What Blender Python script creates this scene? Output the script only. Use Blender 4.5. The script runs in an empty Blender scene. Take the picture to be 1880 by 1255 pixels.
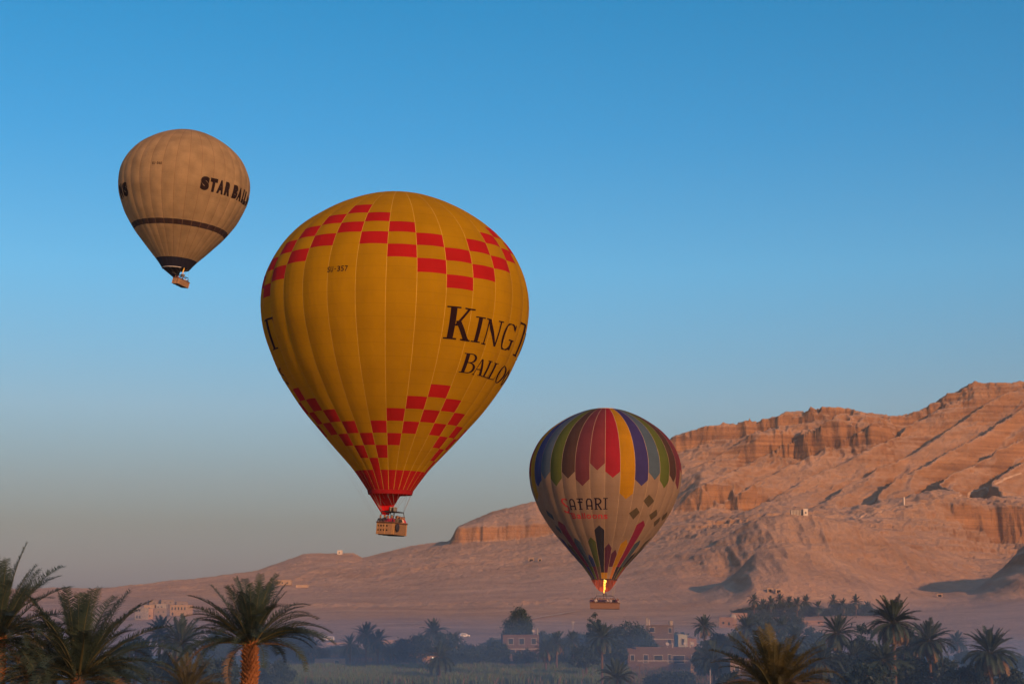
import bpy, bmesh, math, random
import numpy as np
from mathutils import Vector, Matrix

# ------------------------------------------------------------------ camera, sky, sun, exposure
SC = bpy.context.scene
COL = SC.collection
F = 3000.0                                    # focal length in pixels of the 1880 px wide photograph
PITCH = math.atan((1100 - 627.5) / F)
CP, SP = math.cos(PITCH), math.sin(PITCH)
CZ = 16.0                                     # camera height above the fields
cam = bpy.data.objects.new('camera', bpy.data.cameras.new('camera'))
COL.objects.link(cam)
cam.location = (0, 0, CZ)
cam.rotation_euler = (math.pi / 2 + PITCH, 0, 0)
cam.data.sensor_width = 36.0
cam.data.lens = 36.0 * F / 1880.0
cam.data.clip_start = 0.5
cam.data.clip_end = 30000
SC.camera = cam

SUN_AZ, SUN_EL = math.radians(29), math.radians(16)        # behind the camera, to its right
sd = Vector((math.sin(SUN_AZ) * math.cos(SUN_EL), -math.cos(SUN_AZ) * math.cos(SUN_EL), math.sin(SUN_EL)))
sun = bpy.data.objects.new('sun', bpy.data.lights.new('sun', 'SUN'))
COL.objects.link(sun)
sun.data.energy = 4.4
sun.data.angle = math.radians(0.8)
sun.data.color = (1.0, 0.46, 0.19)
sun.rotation_euler = sd.to_track_quat('Z', 'Y').to_euler()
sun.location = (300, -300, 200)

W = bpy.data.worlds.new('World'); SC.world = W; W.use_nodes = True
wn, wl = W.node_tree.nodes, W.node_tree.links
wn.clear()
sky = wn.new('ShaderNodeTexSky'); sky.sky_type = 'NISHITA'; sky.sun_disc = False
sky.sun_elevation = SUN_EL
sky.sun_rotation = math.pi - SUN_AZ
sky.altitude = 100; sky.air_density = 1.0; sky.dust_density = 0.6; sky.ozone_density = 3.0
bg = wn.new('ShaderNodeBackground'); bg.inputs['Strength'].default_value = 0.10
wo = wn.new('ShaderNodeOutputWorld')
# the clear dawn air: bluer overhead, greyer and pinker in the last degrees above the horizon, all round
wtc = wn.new('ShaderNodeTexCoord'); wsep = wn.new('ShaderNodeSeparateXYZ'); wl.new(wtc.outputs['Generated'], wsep.inputs[0])
wrp = wn.new('ShaderNodeValToRGB'); wl.new(wsep.outputs['Z'], wrp.inputs[0])
wrp.color_ramp.elements[0].position = 0.0; wrp.color_ramp.elements[0].color = (.29, .265, .385, 1)
wrp.color_ramp.elements[1].position = 0.42; wrp.color_ramp.elements[1].color = (.085, .79, .98, 1)
for _p, _c in ((.045, (.335, .31, .325)), (.115, (.575, .64, .66)), (.197, (.43, .87, .95)), (.277, (.21, .83, 1.0)), (.352, (.10, .81, .99))):
    _e = wrp.color_ramp.elements.new(_p); _e.color = (*_c, 1)
wmul = wn.new('ShaderNodeVectorMath'); wmul.operation = 'MULTIPLY'
wgain = wn.new('ShaderNodeVectorMath'); wgain.operation = 'SCALE'; wgain.inputs['Scale'].default_value = 1.38
# towards the rising sun the sky keeps its own warm colours
wdot = wn.new('ShaderNodeVectorMath'); wdot.operation = 'DOT_PRODUCT'; wl.new(wtc.outputs['Generated'], wdot.inputs[0])
wdot.inputs[1].default_value = (math.sin(SUN_AZ), -math.cos(SUN_AZ), 0)
wmr = wn.new('ShaderNodeMapRange'); wmr.interpolation_type = 'SMOOTHSTEP'; wmr.inputs[1].default_value = -.35; wmr.inputs[2].default_value = .75
wl.new(wdot.outputs['Value'], wmr.inputs[0])
wmix = wn.new('ShaderNodeMix'); wmix.data_type = 'RGBA'; wl.new(wmr.outputs[0], wmix.inputs[0]); wl.new(wrp.outputs[0], wmix.inputs[6]); wmix.inputs[7].default_value = (1.0, .82, .68, 1)
wl.new(sky.outputs[0], wmul.inputs[0]); wl.new(wmix.outputs[2], wmul.inputs[1])
wl.new(wmul.outputs[0], wgain.inputs[0]); wl.new(wgain.outputs[0], bg.inputs[0]); wl.new(bg.outputs[0], wo.inputs[0])

vs = SC.view_settings
vs.view_transform = 'Standard'; vs.look = 'None'; vs.gamma = 1.0; vs.use_curve_mapping = False
vs.exposure = 0.0
SC.cycles.use_denoising = True
SC.cycles.max_bounces = 9; SC.cycles.diffuse_bounces = 6; SC.cycles.transmission_bounces = 6; SC.cycles.volume_bounces = 0
SC.cycles.transparent_max_bounces = 8
SC.cycles.sample_clamp_indirect = 4.0

# ------------------------------------------------------------------ helpers
def at(x, y, d):
    """pixel of the 1880x1255 photograph at view depth d -> world point"""
    a, t = (x - 940) / F, (627.5 - y) / F
    return Vector((a * d, (CP - t * SP) * d, (SP + t * CP) * d + CZ))

def ground_at(x, Y, z=0.0):
    """world point on the level z at distance Y in the photograph's column x (near the horizon)"""
    return Vector(((x - 940) / F * Y / 1.0, Y, z))

def uv_of(x, y):
    x = np.asarray(x, float); y = np.asarray(y, float)
    t = (627.5 - y) / F
    den = CP - t * SP
    return (x - 940) / F / den, (SP + t * CP) / den

def node_mat(name, build):
    m = bpy.data.materials.new(name); m.use_nodes = True
    n, l = m.node_tree.nodes, m.node_tree.links
    n.clear()
    out = n.new('ShaderNodeOutputMaterial')
    build(n, l, out)
    return m

def pmat(name, col, rough=0.8, var=0.15, scale=2.0, bump=0.0, bscale=None, col2=None, coords='Object', trans=0.0, spec=0.3, detail=4.0, metallic=0.0):
    """principled material, colour varied by noise between col and col2, optional bump and translucency"""
    def b(n, l, out):
        p = n.new('ShaderNodeBsdfPrincipled')
        p.inputs['Roughness'].default_value = rough
        p.inputs['Metallic'].default_value = metallic
        p.inputs['Specular IOR Level'].default_value = spec
        tc = n.new('ShaderNodeTexCoord')
        nz = n.new('ShaderNodeTexNoise'); nz.inputs['Scale'].default_value = scale; nz.inputs['Detail'].default_value = detail
        l.new(tc.outputs[coords], nz.inputs['Vector'])
        rp = n.new('ShaderNodeValToRGB')
        c2 = col2 if col2 else tuple(min(1, c * (1 + var)) for c in col)
        c1 = col if col2 else tuple(c * (1 - var) for c in col)
        rp.color_ramp.elements[0].position = 0.3; rp.color_ramp.elements[1].position = 0.7
        rp.color_ramp.elements[0].color = (*c1, 1); rp.color_ramp.elements[1].color = (*c2, 1)
        l.new(nz.outputs['Fac'], rp.inputs[0])
        l.new(rp.outputs[0], p.inputs['Base Color'])
        if bump:
            nb = n.new('ShaderNodeTexNoise'); nb.inputs['Scale'].default_value = bscale or scale * 4; nb.inputs['Detail'].default_value = 5
            l.new(tc.outputs[coords], nb.inputs['Vector'])
            bp = n.new('ShaderNodeBump'); bp.inputs['Strength'].default_value = min(1, bump); bp.inputs['Distance'].default_value = bump
            l.new(nb.outputs['Fac'], bp.inputs['Height']); l.new(bp.outputs[0], p.inputs['Normal'])
        if trans:
            tr = n.new('ShaderNodeBsdfTranslucent'); mx = n.new('ShaderNodeMixShader'); mx.inputs[0].default_value = trans
            l.new(rp.outputs[0], tr.inputs['Color'])
            l.new(p.outputs[0], mx.inputs[1]); l.new(tr.outputs[0], mx.inputs[2]); l.new(mx.outputs[0], out.inputs[0])
        else:
            l.new(p.outputs[0], out.inputs[0])
    return node_mat(name, b)

def link(o, parent=None):
    COL.objects.link(o)
    if parent is not None:
        o.parent = parent
    return o

def tag(o, label=None, cat=None, group=None, kind=None):
    if label: o['label'] = label
    if cat: o['category'] = cat
    if group: o['group'] = group
    if kind or cat: o['kind'] = kind or 'thing'
    return o

def empty(name, loc=(0, 0, 0), rot=(0, 0, 0), label=None, cat=None, group=None):
    o = bpy.data.objects.new(name, None); o.empty_display_size = 0.5
    o.location = loc; o.rotation_euler = rot
    link(o)
    return tag(o, label, cat, group)

def np_mesh(name, verts, faces, mats, smooth=False, mat_idx=None):
    """verts (n,3); faces (m,3) or (m,4) array, or a list of tuples"""
    me = bpy.data.meshes.new(name)
    if isinstance(faces, np.ndarray):
        k = faces.shape[1]
        me.vertices.add(len(verts)); me.vertices.foreach_set('co', np.asarray(verts, np.float32).ravel())
        me.loops.add(faces.size); me.loops.foreach_set('vertex_index', faces.astype(np.int32).ravel())
        me.polygons.add(len(faces))
        me.polygons.foreach_set('loop_start', np.arange(0, faces.size, k, dtype=np.int32))
        me.polygons.foreach_set('loop_total', np.full(len(faces), k, np.int32))
        me.update(calc_edges=True)
    else:
        me.from_pydata([tuple(v) for v in verts], [], faces); me.update()
    for m in (mats if isinstance(mats, (list, tuple)) else [mats]):
        me.materials.append(m)
    if mat_idx is not None:
        me.polygons.foreach_set('material_index', np.asarray(mat_idx, np.int32))
    me.polygons.foreach_set('use_smooth', np.full(len(me.polygons), smooth, bool))
    return me

def mobj(name, me, parent=None, loc=(0, 0, 0), rot=(0, 0, 0), scale=None):
    o = bpy.data.objects.new(name, me); o.location = loc; o.rotation_euler = rot
    if scale is not None: o.scale = scale
    return link(o, parent)

class MB:
    """collects boxes, bars, tubes and prisms and links them as one mesh object"""
    def __init__(s): s.v = []; s.f = []
    def add(s, vs, fs):
        b = len(s.v); s.v += [tuple(v) for v in vs]; s.f += [tuple(b + i for i in f) for f in fs]; return s
    def box(s, c, size, rz=0.0):
        x, y, z = [k / 2 for k in size]
        ca, sa = math.cos(rz), math.sin(rz)
        vs = []
        for sx, sy, sz in ((-1,-1,-1),(1,-1,-1),(1,1,-1),(-1,1,-1),(-1,-1,1),(1,-1,1),(1,1,1),(-1,1,1)):
            px, py = sx * x, sy * y
            vs.append((c[0] + px * ca - py * sa, c[1] + px * sa + py * ca, c[2] + sz * z))
        return s.add(vs, [(0,3,2,1),(4,5,6,7),(0,1,5,4),(1,2,6,5),(2,3,7,6),(3,0,4,7)])
    def tube(s, pts, rad, n=6):
        pts = [Vector(p) for p in pts]
        rads = rad if isinstance(rad, (list, tuple)) else [rad] * len(pts)
        rings = []
        for i, p in enumerate(pts):
            d = (pts[min(i + 1, len(pts) - 1)] - pts[max(i - 1, 0)]).normalized()
            a = d.orthogonal().normalized() if abs(d.z) > .95 else d.cross(Vector((0, 0, 1))).normalized()
            b = d.cross(a)
            rings.append([p + (a * math.cos(2 * math.pi * k / n) + b * math.sin(2 * math.pi * k / n)) * rads[i] for k in range(n)])
        vs = [v for r in rings for v in r]
        fs = []
        for i in range(len(pts) - 1):
            for k in range(n):
                fs.append((i * n + k, i * n + (k + 1) % n, (i + 1) * n + (k + 1) % n, (i + 1) * n + k))
        fs.append(tuple(range(n))[::-1]); fs.append(tuple((len(pts) - 1) * n + k for k in range(n)))
        return s.add(vs, fs)
    def mesh(s, name, mats, smooth=False): return np_mesh(name, s.v, s.f, mats, smooth)
    def build(s, name, mats, parent=None, loc=(0, 0, 0), rot=(0, 0, 0), smooth=False):
        return mobj(name, s.mesh(name, mats, smooth), parent, loc, rot)

# ---- value noise on numpy arrays
def _hash(ix, iy, seed):
    h = (ix.astype(np.int64) * 374761393 + iy.astype(np.int64) * 668265263 + seed * 974634777) & 0xffffffff
    h = ((h ^ (h >> 13)) * 1274126177) & 0xffffffff
    h = h ^ (h >> 16)
    return (h & 0xffffff) / float(0xffffff)
def vnoise(x, y, seed=0):
    x, y = np.broadcast_arrays(x, y)
    ix, iy = np.floor(x), np.floor(y)
    fx, fy = x - ix, y - iy
    fx = fx * fx * fx * (fx * (fx * 6 - 15) + 10); fy = fy * fy * fy * (fy * (fy * 6 - 15) + 10)
    a, b = _hash(ix, iy, seed), _hash(ix + 1, iy, seed)
    c, d = _hash(ix, iy + 1, seed), _hash(ix + 1, iy + 1, seed)
    return (a + (b - a) * fx) * (1 - fy) + (c + (d - c) * fx) * fy      # 0..1
def fbm(x, y, o=4, seed=0, gain=.5):
    s = 0; a = 1; t = 0
    for i in range(o):
        s = s + a * (vnoise(x * 2 ** i + 17.3 * i, y * 2 ** i - 9.1 * i, seed + i) - .5); t += a; a *= gain
    return s / t * 2                                                     # about -1..1
def ridged(x, y, o=3, seed=0, gain=.5):
    s = 0; a = 1; t = 0
    for i in range(o):
        n = 1 - np.abs(2 * vnoise(x * 2 ** i + 5.7 * i, y * 2 ** i + 3.3 * i, seed + i) - 1)
        s = s + a * n; t += a; a *= gain
    return s / t                                                         # 0..1

# ------------------------------------------------------------------ terrain
def rock_material():
    def b(n, l, out):
        p = n.new('ShaderNodeBsdfPrincipled'); p.inputs['Roughness'].default_value = .95; p.inputs['Specular IOR Level'].default_value = .1
        g = n.new('ShaderNodeNewGeometry')
        sx = n.new('ShaderNodeSeparateXYZ'); l.new(g.outputs['Normal'], sx.inputs[0])
        # talus (gentle) against bedrock (steep)
        mr = n.new('ShaderNodeMapRange'); mr.inputs[1].default_value = .95; mr.inputs[2].default_value = .62
        l.new(sx.outputs['Z'], mr.inputs[0])
        n1 = n.new('ShaderNodeTexNoise'); n1.inputs['Scale'].default_value = .012; n1.inputs['Detail'].default_value = 8; n1.inputs['Roughness'].default_value = .65
        l.new(g.outputs['Position'], n1.inputs['Vector'])
        r1 = n.new('ShaderNodeValToRGB')
        r1.color_ramp.elements[0].position = .3; r1.color_ramp.elements[1].position = .72
        r1.color_ramp.elements[0].color = (.41, .258, .166, 1); r1.color_ramp.elements[1].color = (.56, .37, .248, 1)
        l.new(n1.outputs['Fac'], r1.inputs[0])
        # strata: noise stretched along the beds
        mp = n.new('ShaderNodeMapping'); mp.inputs['Scale'].default_value = (.006, .006, .22)
        l.new(g.outputs['Position'], mp.inputs['Vector'])
        n2 = n.new('ShaderNodeTexNoise'); n2.inputs['Scale'].default_value = 1.0; n2.inputs['Detail'].default_value = 6; n2.inputs['Roughness'].default_value = .7
        l.new(mp.outputs[0], n2.inputs['Vector'])
        r2 = n.new('ShaderNodeValToRGB')
        r2.color_ramp.elements[0].position = .35; r2.color_ramp.elements[1].position = .65
        r2.color_ramp.elements[0].color = (.17, .085, .045, 1); r2.color_ramp.elements[1].color = (.36, .195, .095, 1)
        l.new(n2.outputs['Fac'], r2.inputs[0])
        mx = n.new('ShaderNodeMix'); mx.data_type = 'RGBA'
        l.new(mr.outputs[0], mx.inputs[0]); l.new(r1.outputs[0], mx.inputs[6]); l.new(r2.outputs[0], mx.inputs[7])
        # scattered darker stones
        vo = n.new('ShaderNodeTexNoise'); vo.inputs['Scale'].default_value = .16; vo.inputs['Detail'].default_value = 5; vo.inputs['Roughness'].default_value = .75
        l.new(g.outputs['Position'], vo.inputs['Vector'])
        r3 = n.new('ShaderNodeMapRange'); r3.inputs[1].default_value = .60; r3.inputs[2].default_value = .72; r3.inputs[3].default_value = 1.0; r3.inputs[4].default_value = .62
        l.new(vo.outputs['Fac'], r3.inputs[0])
        mm = n.new('ShaderNodeMix'); mm.data_type = 'RGBA'; mm.blend_type = 'MULTIPLY'; mm.inputs[0].default_value = 1
        l.new(mx.outputs[2], mm.inputs[6]); l.new(r3.outputs[0], mm.inputs[7])
        # bands of rubble and dark scree lying across the slopes
        mq = n.new('ShaderNodeMapping'); mq.inputs['Scale'].default_value = (.022, .03, .03); l.new(g.outputs['Position'], mq.inputs['Vector'])
        nq = n.new('ShaderNodeTexNoise'); nq.inputs['Scale'].default_value = 1.0; nq.inputs['Detail'].default_value = 9; nq.inputs['Roughness'].default_value = .72; l.new(mq.outputs[0], nq.inputs['Vector'])
        rq = n.new('ShaderNodeMapRange'); rq.inputs[1].default_value = .40; rq.inputs[2].default_value = .64; rq.inputs[3].default_value = 1.08; rq.inputs[4].default_value = .80; l.new(nq.outputs['Fac'], rq.inputs[0])
        m4 = n.new('ShaderNodeMix'); m4.data_type = 'RGBA'; m4.blend_type = 'MULTIPLY'; m4.inputs[0].default_value = 1
        l.new(mm.outputs[2], m4.inputs[6]); l.new(rq.outputs[0], m4.inputs[7])
        l.new(m4.outputs[2], p.inputs['Base Color'])
        nb = n.new('ShaderNodeTexNoise'); nb.inputs['Scale'].default_value = .22; nb.inputs['Detail'].default_value = 9; nb.inputs['Roughness'].default_value = .65
        l.new(g.outputs['Position'], nb.inputs['Vector'])
        bp = n.new('ShaderNodeBump'); bp.inputs['Strength'].default_value = 1.0; bp.inputs['Distance'].default_value = 2.6
        l.new(nb.outputs['Fac'], bp.inputs['Height']); l.new(bp.outputs[0], p.inputs['Normal'])
        l.new(p.outputs[0], out.inputs[0])
    return node_mat('desert_rock', b)

# break lines of the land, near to far: distance Y and the pixel height of the line at pixel columns
XS = [-260, 0, 200, 440, 560, 650, 665, 760, 828, 838, 900, 985, 1060, 1140, 1240, 1290, 1340, 1385, 1440, 1490, 1545, 1600, 1660, 1700, 1740, 1790, 1835, 1880, 2000, 2300]
LINES = [
 # Y     heights
 (480,  None),
 (680,  [1165]*30),
 (900,  [1139,1139,1138,1138,1138,1138,1138,1138,1139,1139,1139,1139,1139,1139,1137,1134,1130,1129,1129,1129,1129,1130,1131,1130,1128,1126,1124,1122,1120,1115]),
 (1020, [1128,1128,1126,1124,1124,1122,1122,1122,1122,1122,1121,1120,1119,1119,1119,1117,1114,1110,1106,1104,1106,1110,1114,1115,1113,1110,1104,1098,1090,1080]),
 (1050, [1126,1126,1124,1121,1120,1119,1119,1118,1119,1119,1117,1116,1115,1115,1112,1110,1106,1078,1070,1072,1080,1090,1102,1106,1107,1104,1090,1070,1040,1010]),
 (1150, [1120,1119,1117,1112,1110,1109,1109,1108,1107,1107,1106,1104,1102,1100,1095,1089,1058,1010,1001,1010,1030,1050,1076,1084,1088,1080,1040,992,940,905]),
 (1210, [1117,1116,1113,1107,1104,1103,1103,1102,1100,1100,1098,1096,1093,1090,1080,1084,1080,1040,1020,1030,1050,1072,1094,1098,1097,1095,1062,1018,960,920]),
 (1290, [1112,1111,1108,1100,1098,1096,1096,1094,1090,1090,1088,1085,1080,1074,1058,1060,1062,1030,1012,1012,1030,1050,1070,1074,1080,1084,1070,1035,985,940]),
 (1400, [1106,1105,1102,1092,1088,1085,1085,1082,1076,1076,1072,1066,1058,1048,1024,1010,985,958,947,946,957,978,1004,1022,1040,1060,1058,1040,990,940]),
 (1440, [1104,1103,1100,1089,1085,1081,1081,1077,1070,1070,1066,1060,1052,1040,1014,1000,985,972,962,958,968,984,1005,1020,1034,1050,1050,1040,990,940]),
 (1560, [1098,1097,1093,1080,1074,1068,1068,1060,1052,1052,1048,1040,1032,1015,990,975,966,960,954,952,956,958,965,975,985,1005,1020,1022,980,935]),
 (1650, [1094,1092,1088,1072,1064,1057,1057,1048,1037,1037,1034,1026,1018,1000,975,960,955,950,944,944,946,938,930,933,946,968,988,986,960,930]),
 (1664, [1093,1091,1087,1071,1063,1056,1056,1046,1035,1035,1032,1024,1016,998,972,958,953,948,943,943,945,936,926,924,927,929,928,924,915,905]),
 (1720, [1091,1088,1085,1066,1056,1050,1050,1040,1028,1028,1024,1016,1006,988,966,955,949,944,938,938,938,930,915,903,899,912,914,912,900,890]),
 (1800, [1088,1085,1082,1060,1046,1042,1042,1030,1016,1016,1012,1004,992,976,962,952,946,941,935,934,934,930,920,915,913,915,912,908,895,880]),
 (1900, [1085,1082,1080,1055,1034,1034,1036,1018,1003,1000,994,986,972,958,942,934,935,932,916,902,893,890,892,888,882,875,868,860,850,840]),
 (1914, [1085,1082,1080,1054,1032,1032,1035,1017,1001,971,968,962,955,945,936,894,891,908,908,896,888,884,886,880,873,866,858,850,842,830]),
 (2056, [1084,1081,1080,1058,1016,1016,1024,1001,993,969,941,921,955,912,860,850,842,846,840,835,826,812,815,810,796,783,774,764,760,755]),
 (2070, [1084,1081,1080,1058,1016,1015,1024,1000,992,968,940,919,950,905,855,845,834,812,796,786,781,780,807,800,786,773,765,754,750,745]),
 (2128, [1090,1086,1085,1066,1030,1030,1035,1012,1004,985,955,935,905,880,828,815,802,795,778,770,760,762,776,764,745,724,716,709,706,700]),
 (2140, [1091,1087,1086,1068,1034,1034,1038,1016,1008,990,960,940,895,862,797,782,774,773,754,748,745,754,757,743,723,702,702,697,692,700]),
 (2300, [1098,1095,1094,1080,1060,1060,1062,1045,1040,1030,1010,1000,960,920,850,835,825,822,805,800,795,800,805,790,770,750,748,742,735,740]),
 (3400, [1110]*30),
]
_LY = np.array([q[0] for q in LINES], float)
_U = []; _Z = []
_us = np.array([(x - 940) / F for x in XS])
for Yd, hs in LINES:
    if hs is None:
        _U.append(_us); _Z.append(np.zeros(len(XS)))
    else:
        u, v = uv_of(XS, hs)
        _U.append(u); _Z.append(CZ + v * Yd)

_UG = np.arange(-.7, .7, .0006)
def _blur(a, k):
    w = np.exp(-np.linspace(-2, 2, 2 * k + 1) ** 2); w /= w.sum()
    return np.convolve(np.pad(a, k, mode='edge'), w, mode='valid')
_ZT = np.stack([_blur(np.interp(_UG, _U[i], _Z[i]), 4 if LINES[i][0] >= 1900 else 11) for i in range(len(LINES))])

def terrain_z(u, Y, detail=True):
    """height of the land; u = X/Y, arrays of the same shape"""
    X = u * Y
    right = np.clip((u - .06) / .06, 0, 1)
    high = np.clip((Y - 1150) / 500, 0, 1)
    Yw = Y.copy()
    if detail:
        # buttresses and flutes push the cliff lines in and out
        butt = (ridged(X / 70., Y / 260., 3, 3) - .55) * 26
        flute = (ridged(X / 21. + fbm(X / 40., Y / 30., 2, 9) * .5, Y / 60., 3, 8, .6) - .5) * 38
        left_cliff = np.exp(-((u + .012) / .03) ** 2) * np.exp(-((Y - 1930) / 90) ** 2)
        mid_flute = np.exp(-((Y - 1660) / 60) ** 2)
        band2 = np.exp(-((Y - 2065) / 55) ** 2); band1 = np.exp(-((Y - 1907) / 45) ** 2); band0 = np.exp(-((Y - 2134) / 24) ** 2)
        win = lambda a_, b_: np.clip((u - a_) / .012, 0, 1) * np.clip((b_ - u) / .012, 0, 1)
        amp = right * (1.0 * band2 * win(.136, .242) + .9 * band1 * win(.104, .165) + .35 * band0 + .6 * mid_flute * np.clip((u - .235) / .02, 0, 1))
        Yw = Y + amp * (butt * .8 + flute) + left_cliff * ((ridged(X / 52., Y / 300., 2, 21) - .5) * 44 + (ridged(X / 13., Y / 150., 3, 22) - .5) * 18)
        # eroded faces of the front hummocks
        band_d = np.exp(-((Y - 1100) / 60) ** 2) + np.exp(-((Y - 1350) / 70) ** 2)
        Yw = Yw + right * band_d * ((ridged(X / 24., Y / 160., 4, 31, .6) - .5) * 30)
    # heights of the lines, looked up along wandering columns so that no edge runs dead straight
    uw = u
    if detail:
        uw = u + right * (fbm(X / 90., Y / 60., 3, 101) * .0045) * np.clip((Y - 950) / 150, 0, 1)
        Yw = Yw + right * fbm(X / 130., Y / 130., 3, 105) * 9 * np.clip((Y - 950) / 150, 0, 1) * np.clip((2134 - Y) / 60, 0, 1)
    idx = np.clip(np.searchsorted(_LY, Yw.ravel()).reshape(Yw.shape) - 1, 0, len(_LY) - 2)
    t = np.clip((Yw - _LY[idx]) / (_LY[idx + 1] - _LY[idx]), 0, 1)
    fc = np.clip((uw - _UG[0]) / (_UG[1] - _UG[0]), 0, len(_UG) - 2); c0 = fc.astype(int); fc = fc - c0
    z0 = _ZT[idx, c0] * (1 - fc) + _ZT[idx, c0 + 1] * fc; z1 = _ZT[idx + 1, c0] * (1 - fc) + _ZT[idx + 1, c0 + 1] * fc
    z = z0 + (z1 - z0) * t
    if detail:
        steep = np.clip((z - 20) / 90, 0, 1)
        crest_l = 1 - (1 - right) * np.clip((Y - 1900) / 110, 0, 1)
        z = z + fbm(X / 160., Y / 160., 3, 41) * 3.0 * high * crest_l
        # diagonal ribs running down to the lower left on the big slope
        a = X * .60 + Y * -.06 + z * -1.0
        bb = X * .8 + Y * .6
        def saw(p, steep=.17):
            f = p - np.floor(p)
            return np.where(f < steep, f / steep, (1 - f) / (1 - steep))
        pr = a / 36. + fbm(X / 260., Y / 260., 2, 55) * .45 + bb / 2600.
        wgt = .35 + .9 * _hash(np.floor(pr), np.zeros_like(pr), 5) * (.55 + .9 * vnoise(bb / 210., a / 160., 58))
        rib = (saw(pr) - .5) * wgt
        slope_mask = np.clip((Y - 1730) / 70, 0, 1) * np.clip((2136 - Y) / 40, 0, 1) * np.clip((u - .10) / .05, 0, 1)
        z = z + rib * (13 + 10 * np.clip((u - .2) / .06, 0, 1)) * slope_mask
        pr2 = a / 17. + fbm(X / 90., Y / 90., 2, 59) * .6
        rib2 = (saw(pr2, .25) - .5) * np.clip(vnoise(bb / 90., a / 60., 57) * 1.8 - .5, 0, 1)
        z = z + rib2 * 6.0 * slope_mask
        # gullies and rubble elsewhere
        z = z + (ridged(X / 48., Y / 90., 3, 61) - .5) * (1.2 * crest_l + 3.2 * right) * high * (1 - slope_mask * .6)
        z = z + fbm(X / 14., Y / 14., 4, 71, .6) * (.3 + 1.6 * right * high + .4 * high)
        z = z + fbm(X / 4., Y / 5., 3, 75, .6) * (.12 + .8 * high)
        z = z + (ridged(X / 27., Y / 30., 4, 91, .62) - .5) * 5.5 * right * high * (1 - .8 * slope_mask)
        z = z + (ridged(a / 8., bb / 50., 2, 93) - .5) * 2.4 * slope_mask
        # ledges of harder beds breaking out of the slopes
        led = np.clip((vnoise(X / 70., Y / 70., 95) - .38) * 4, 0, 1) * right * high * (1 - .7 * slope_mask)
        led = np.maximum(led, .95 * right * np.clip((Y - 2095) / 25, 0, 1) * np.clip((2150 - Y) / 5, 0, 1))
        led = np.maximum(led, .6 * right * np.exp(-((Y - 2065) / 22) ** 2))
        for stp in (17., 6.5, 3.1):
            q = z / stp + fbm(X / 120., Y / 120., 2, 97) * .6
            fl = np.floor(q); fr = q - fl
            z = z + led * (.3 if stp > 10 else .6) * stp * (np.clip((fr - .62) / .38, 0, 1) - fr)
        z = z + ((ridged(X / 60., Y / 85., 4, 83, .6) - .5) * 4.0 + fbm(X / 9., Y / 11., 3, 85, .6) * .9) * (1 - right) * high * (.12 + .88 * crest_l)
        # rough terraces on the lower left slope
        ter = np.exp(-((Y - 1130) / 50) ** 2) + np.exp(-((Y - 1430) / 40) ** 2) * np.clip(-(u + .06) / .04, 0, 1)
        z = z + ter * (1 - right) * (ridged(X / 16., Y / 22., 3, 81) - .45) * 3.5
        z = z * np.clip((Y - 480) / 60, 0, 1) + 0
    return z

def make_terrain():
    ys = [np.arange(480, 1000, 10), np.arange(1000, 1640, 4.5), np.arange(1640, 1690, 2.2), np.arange(1690, 1880, 4),
          np.arange(1880, 1945, 2.2), np.arange(1945, 2035, 3.5), np.arange(2035, 2160, 2.0), np.arange(2160, 2300, 12), np.arange(2300, 3400.1, 60)]
    ys = np.concatenate(ys)
    us = np.concatenate([np.arange(-.62, -.36, .006), np.arange(-.36, .36, .00072), np.arange(.36, .62, .006)])
    U, Yg = np.meshgrid(us, ys)
    Z = terrain_z(U, Yg)
    V = np.stack([U * Yg, Yg, Z + .06], -1).reshape(-1, 3)
    nr, nc = U.shape
    i = np.arange((nr - 1) * nc).reshape(nr - 1, nc)[:, :-1].ravel()
    Fq = np.stack([i, i + 1, i + nc + 1, i + nc], -1)
    me = np_mesh('desert_hills', V, Fq, ROCK, True)
    o = mobj('desert_hills', me)
    tag(o, kind='structure')
    return o
ROCK = rock_material()
make_terrain()

def land_z(x, Y):
    """height of the land under pixel column x at distance Y"""
    if Y <= 480: return 0.0
    u = np.array([(x - 940) / F] * 2)[None, :]
    return float(terrain_z(u, np.array([[Y, Y]]))[0, 0]) + .06

field_mat = pmat('field_soil', (.035, .055, .03), .95, scale=.05, col2=(.07, .075, .05), detail=8, bump=.2, bscale=2)
g = np_mesh('ground', [(-5500, -1500, -.02), (5500, -1500, -.02), (5500, 5500, -.02), (-5500, 5500, -.02)], [(0, 1, 2, 3)], field_mat)
tag(mobj('ground', g), kind='structure')

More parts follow.
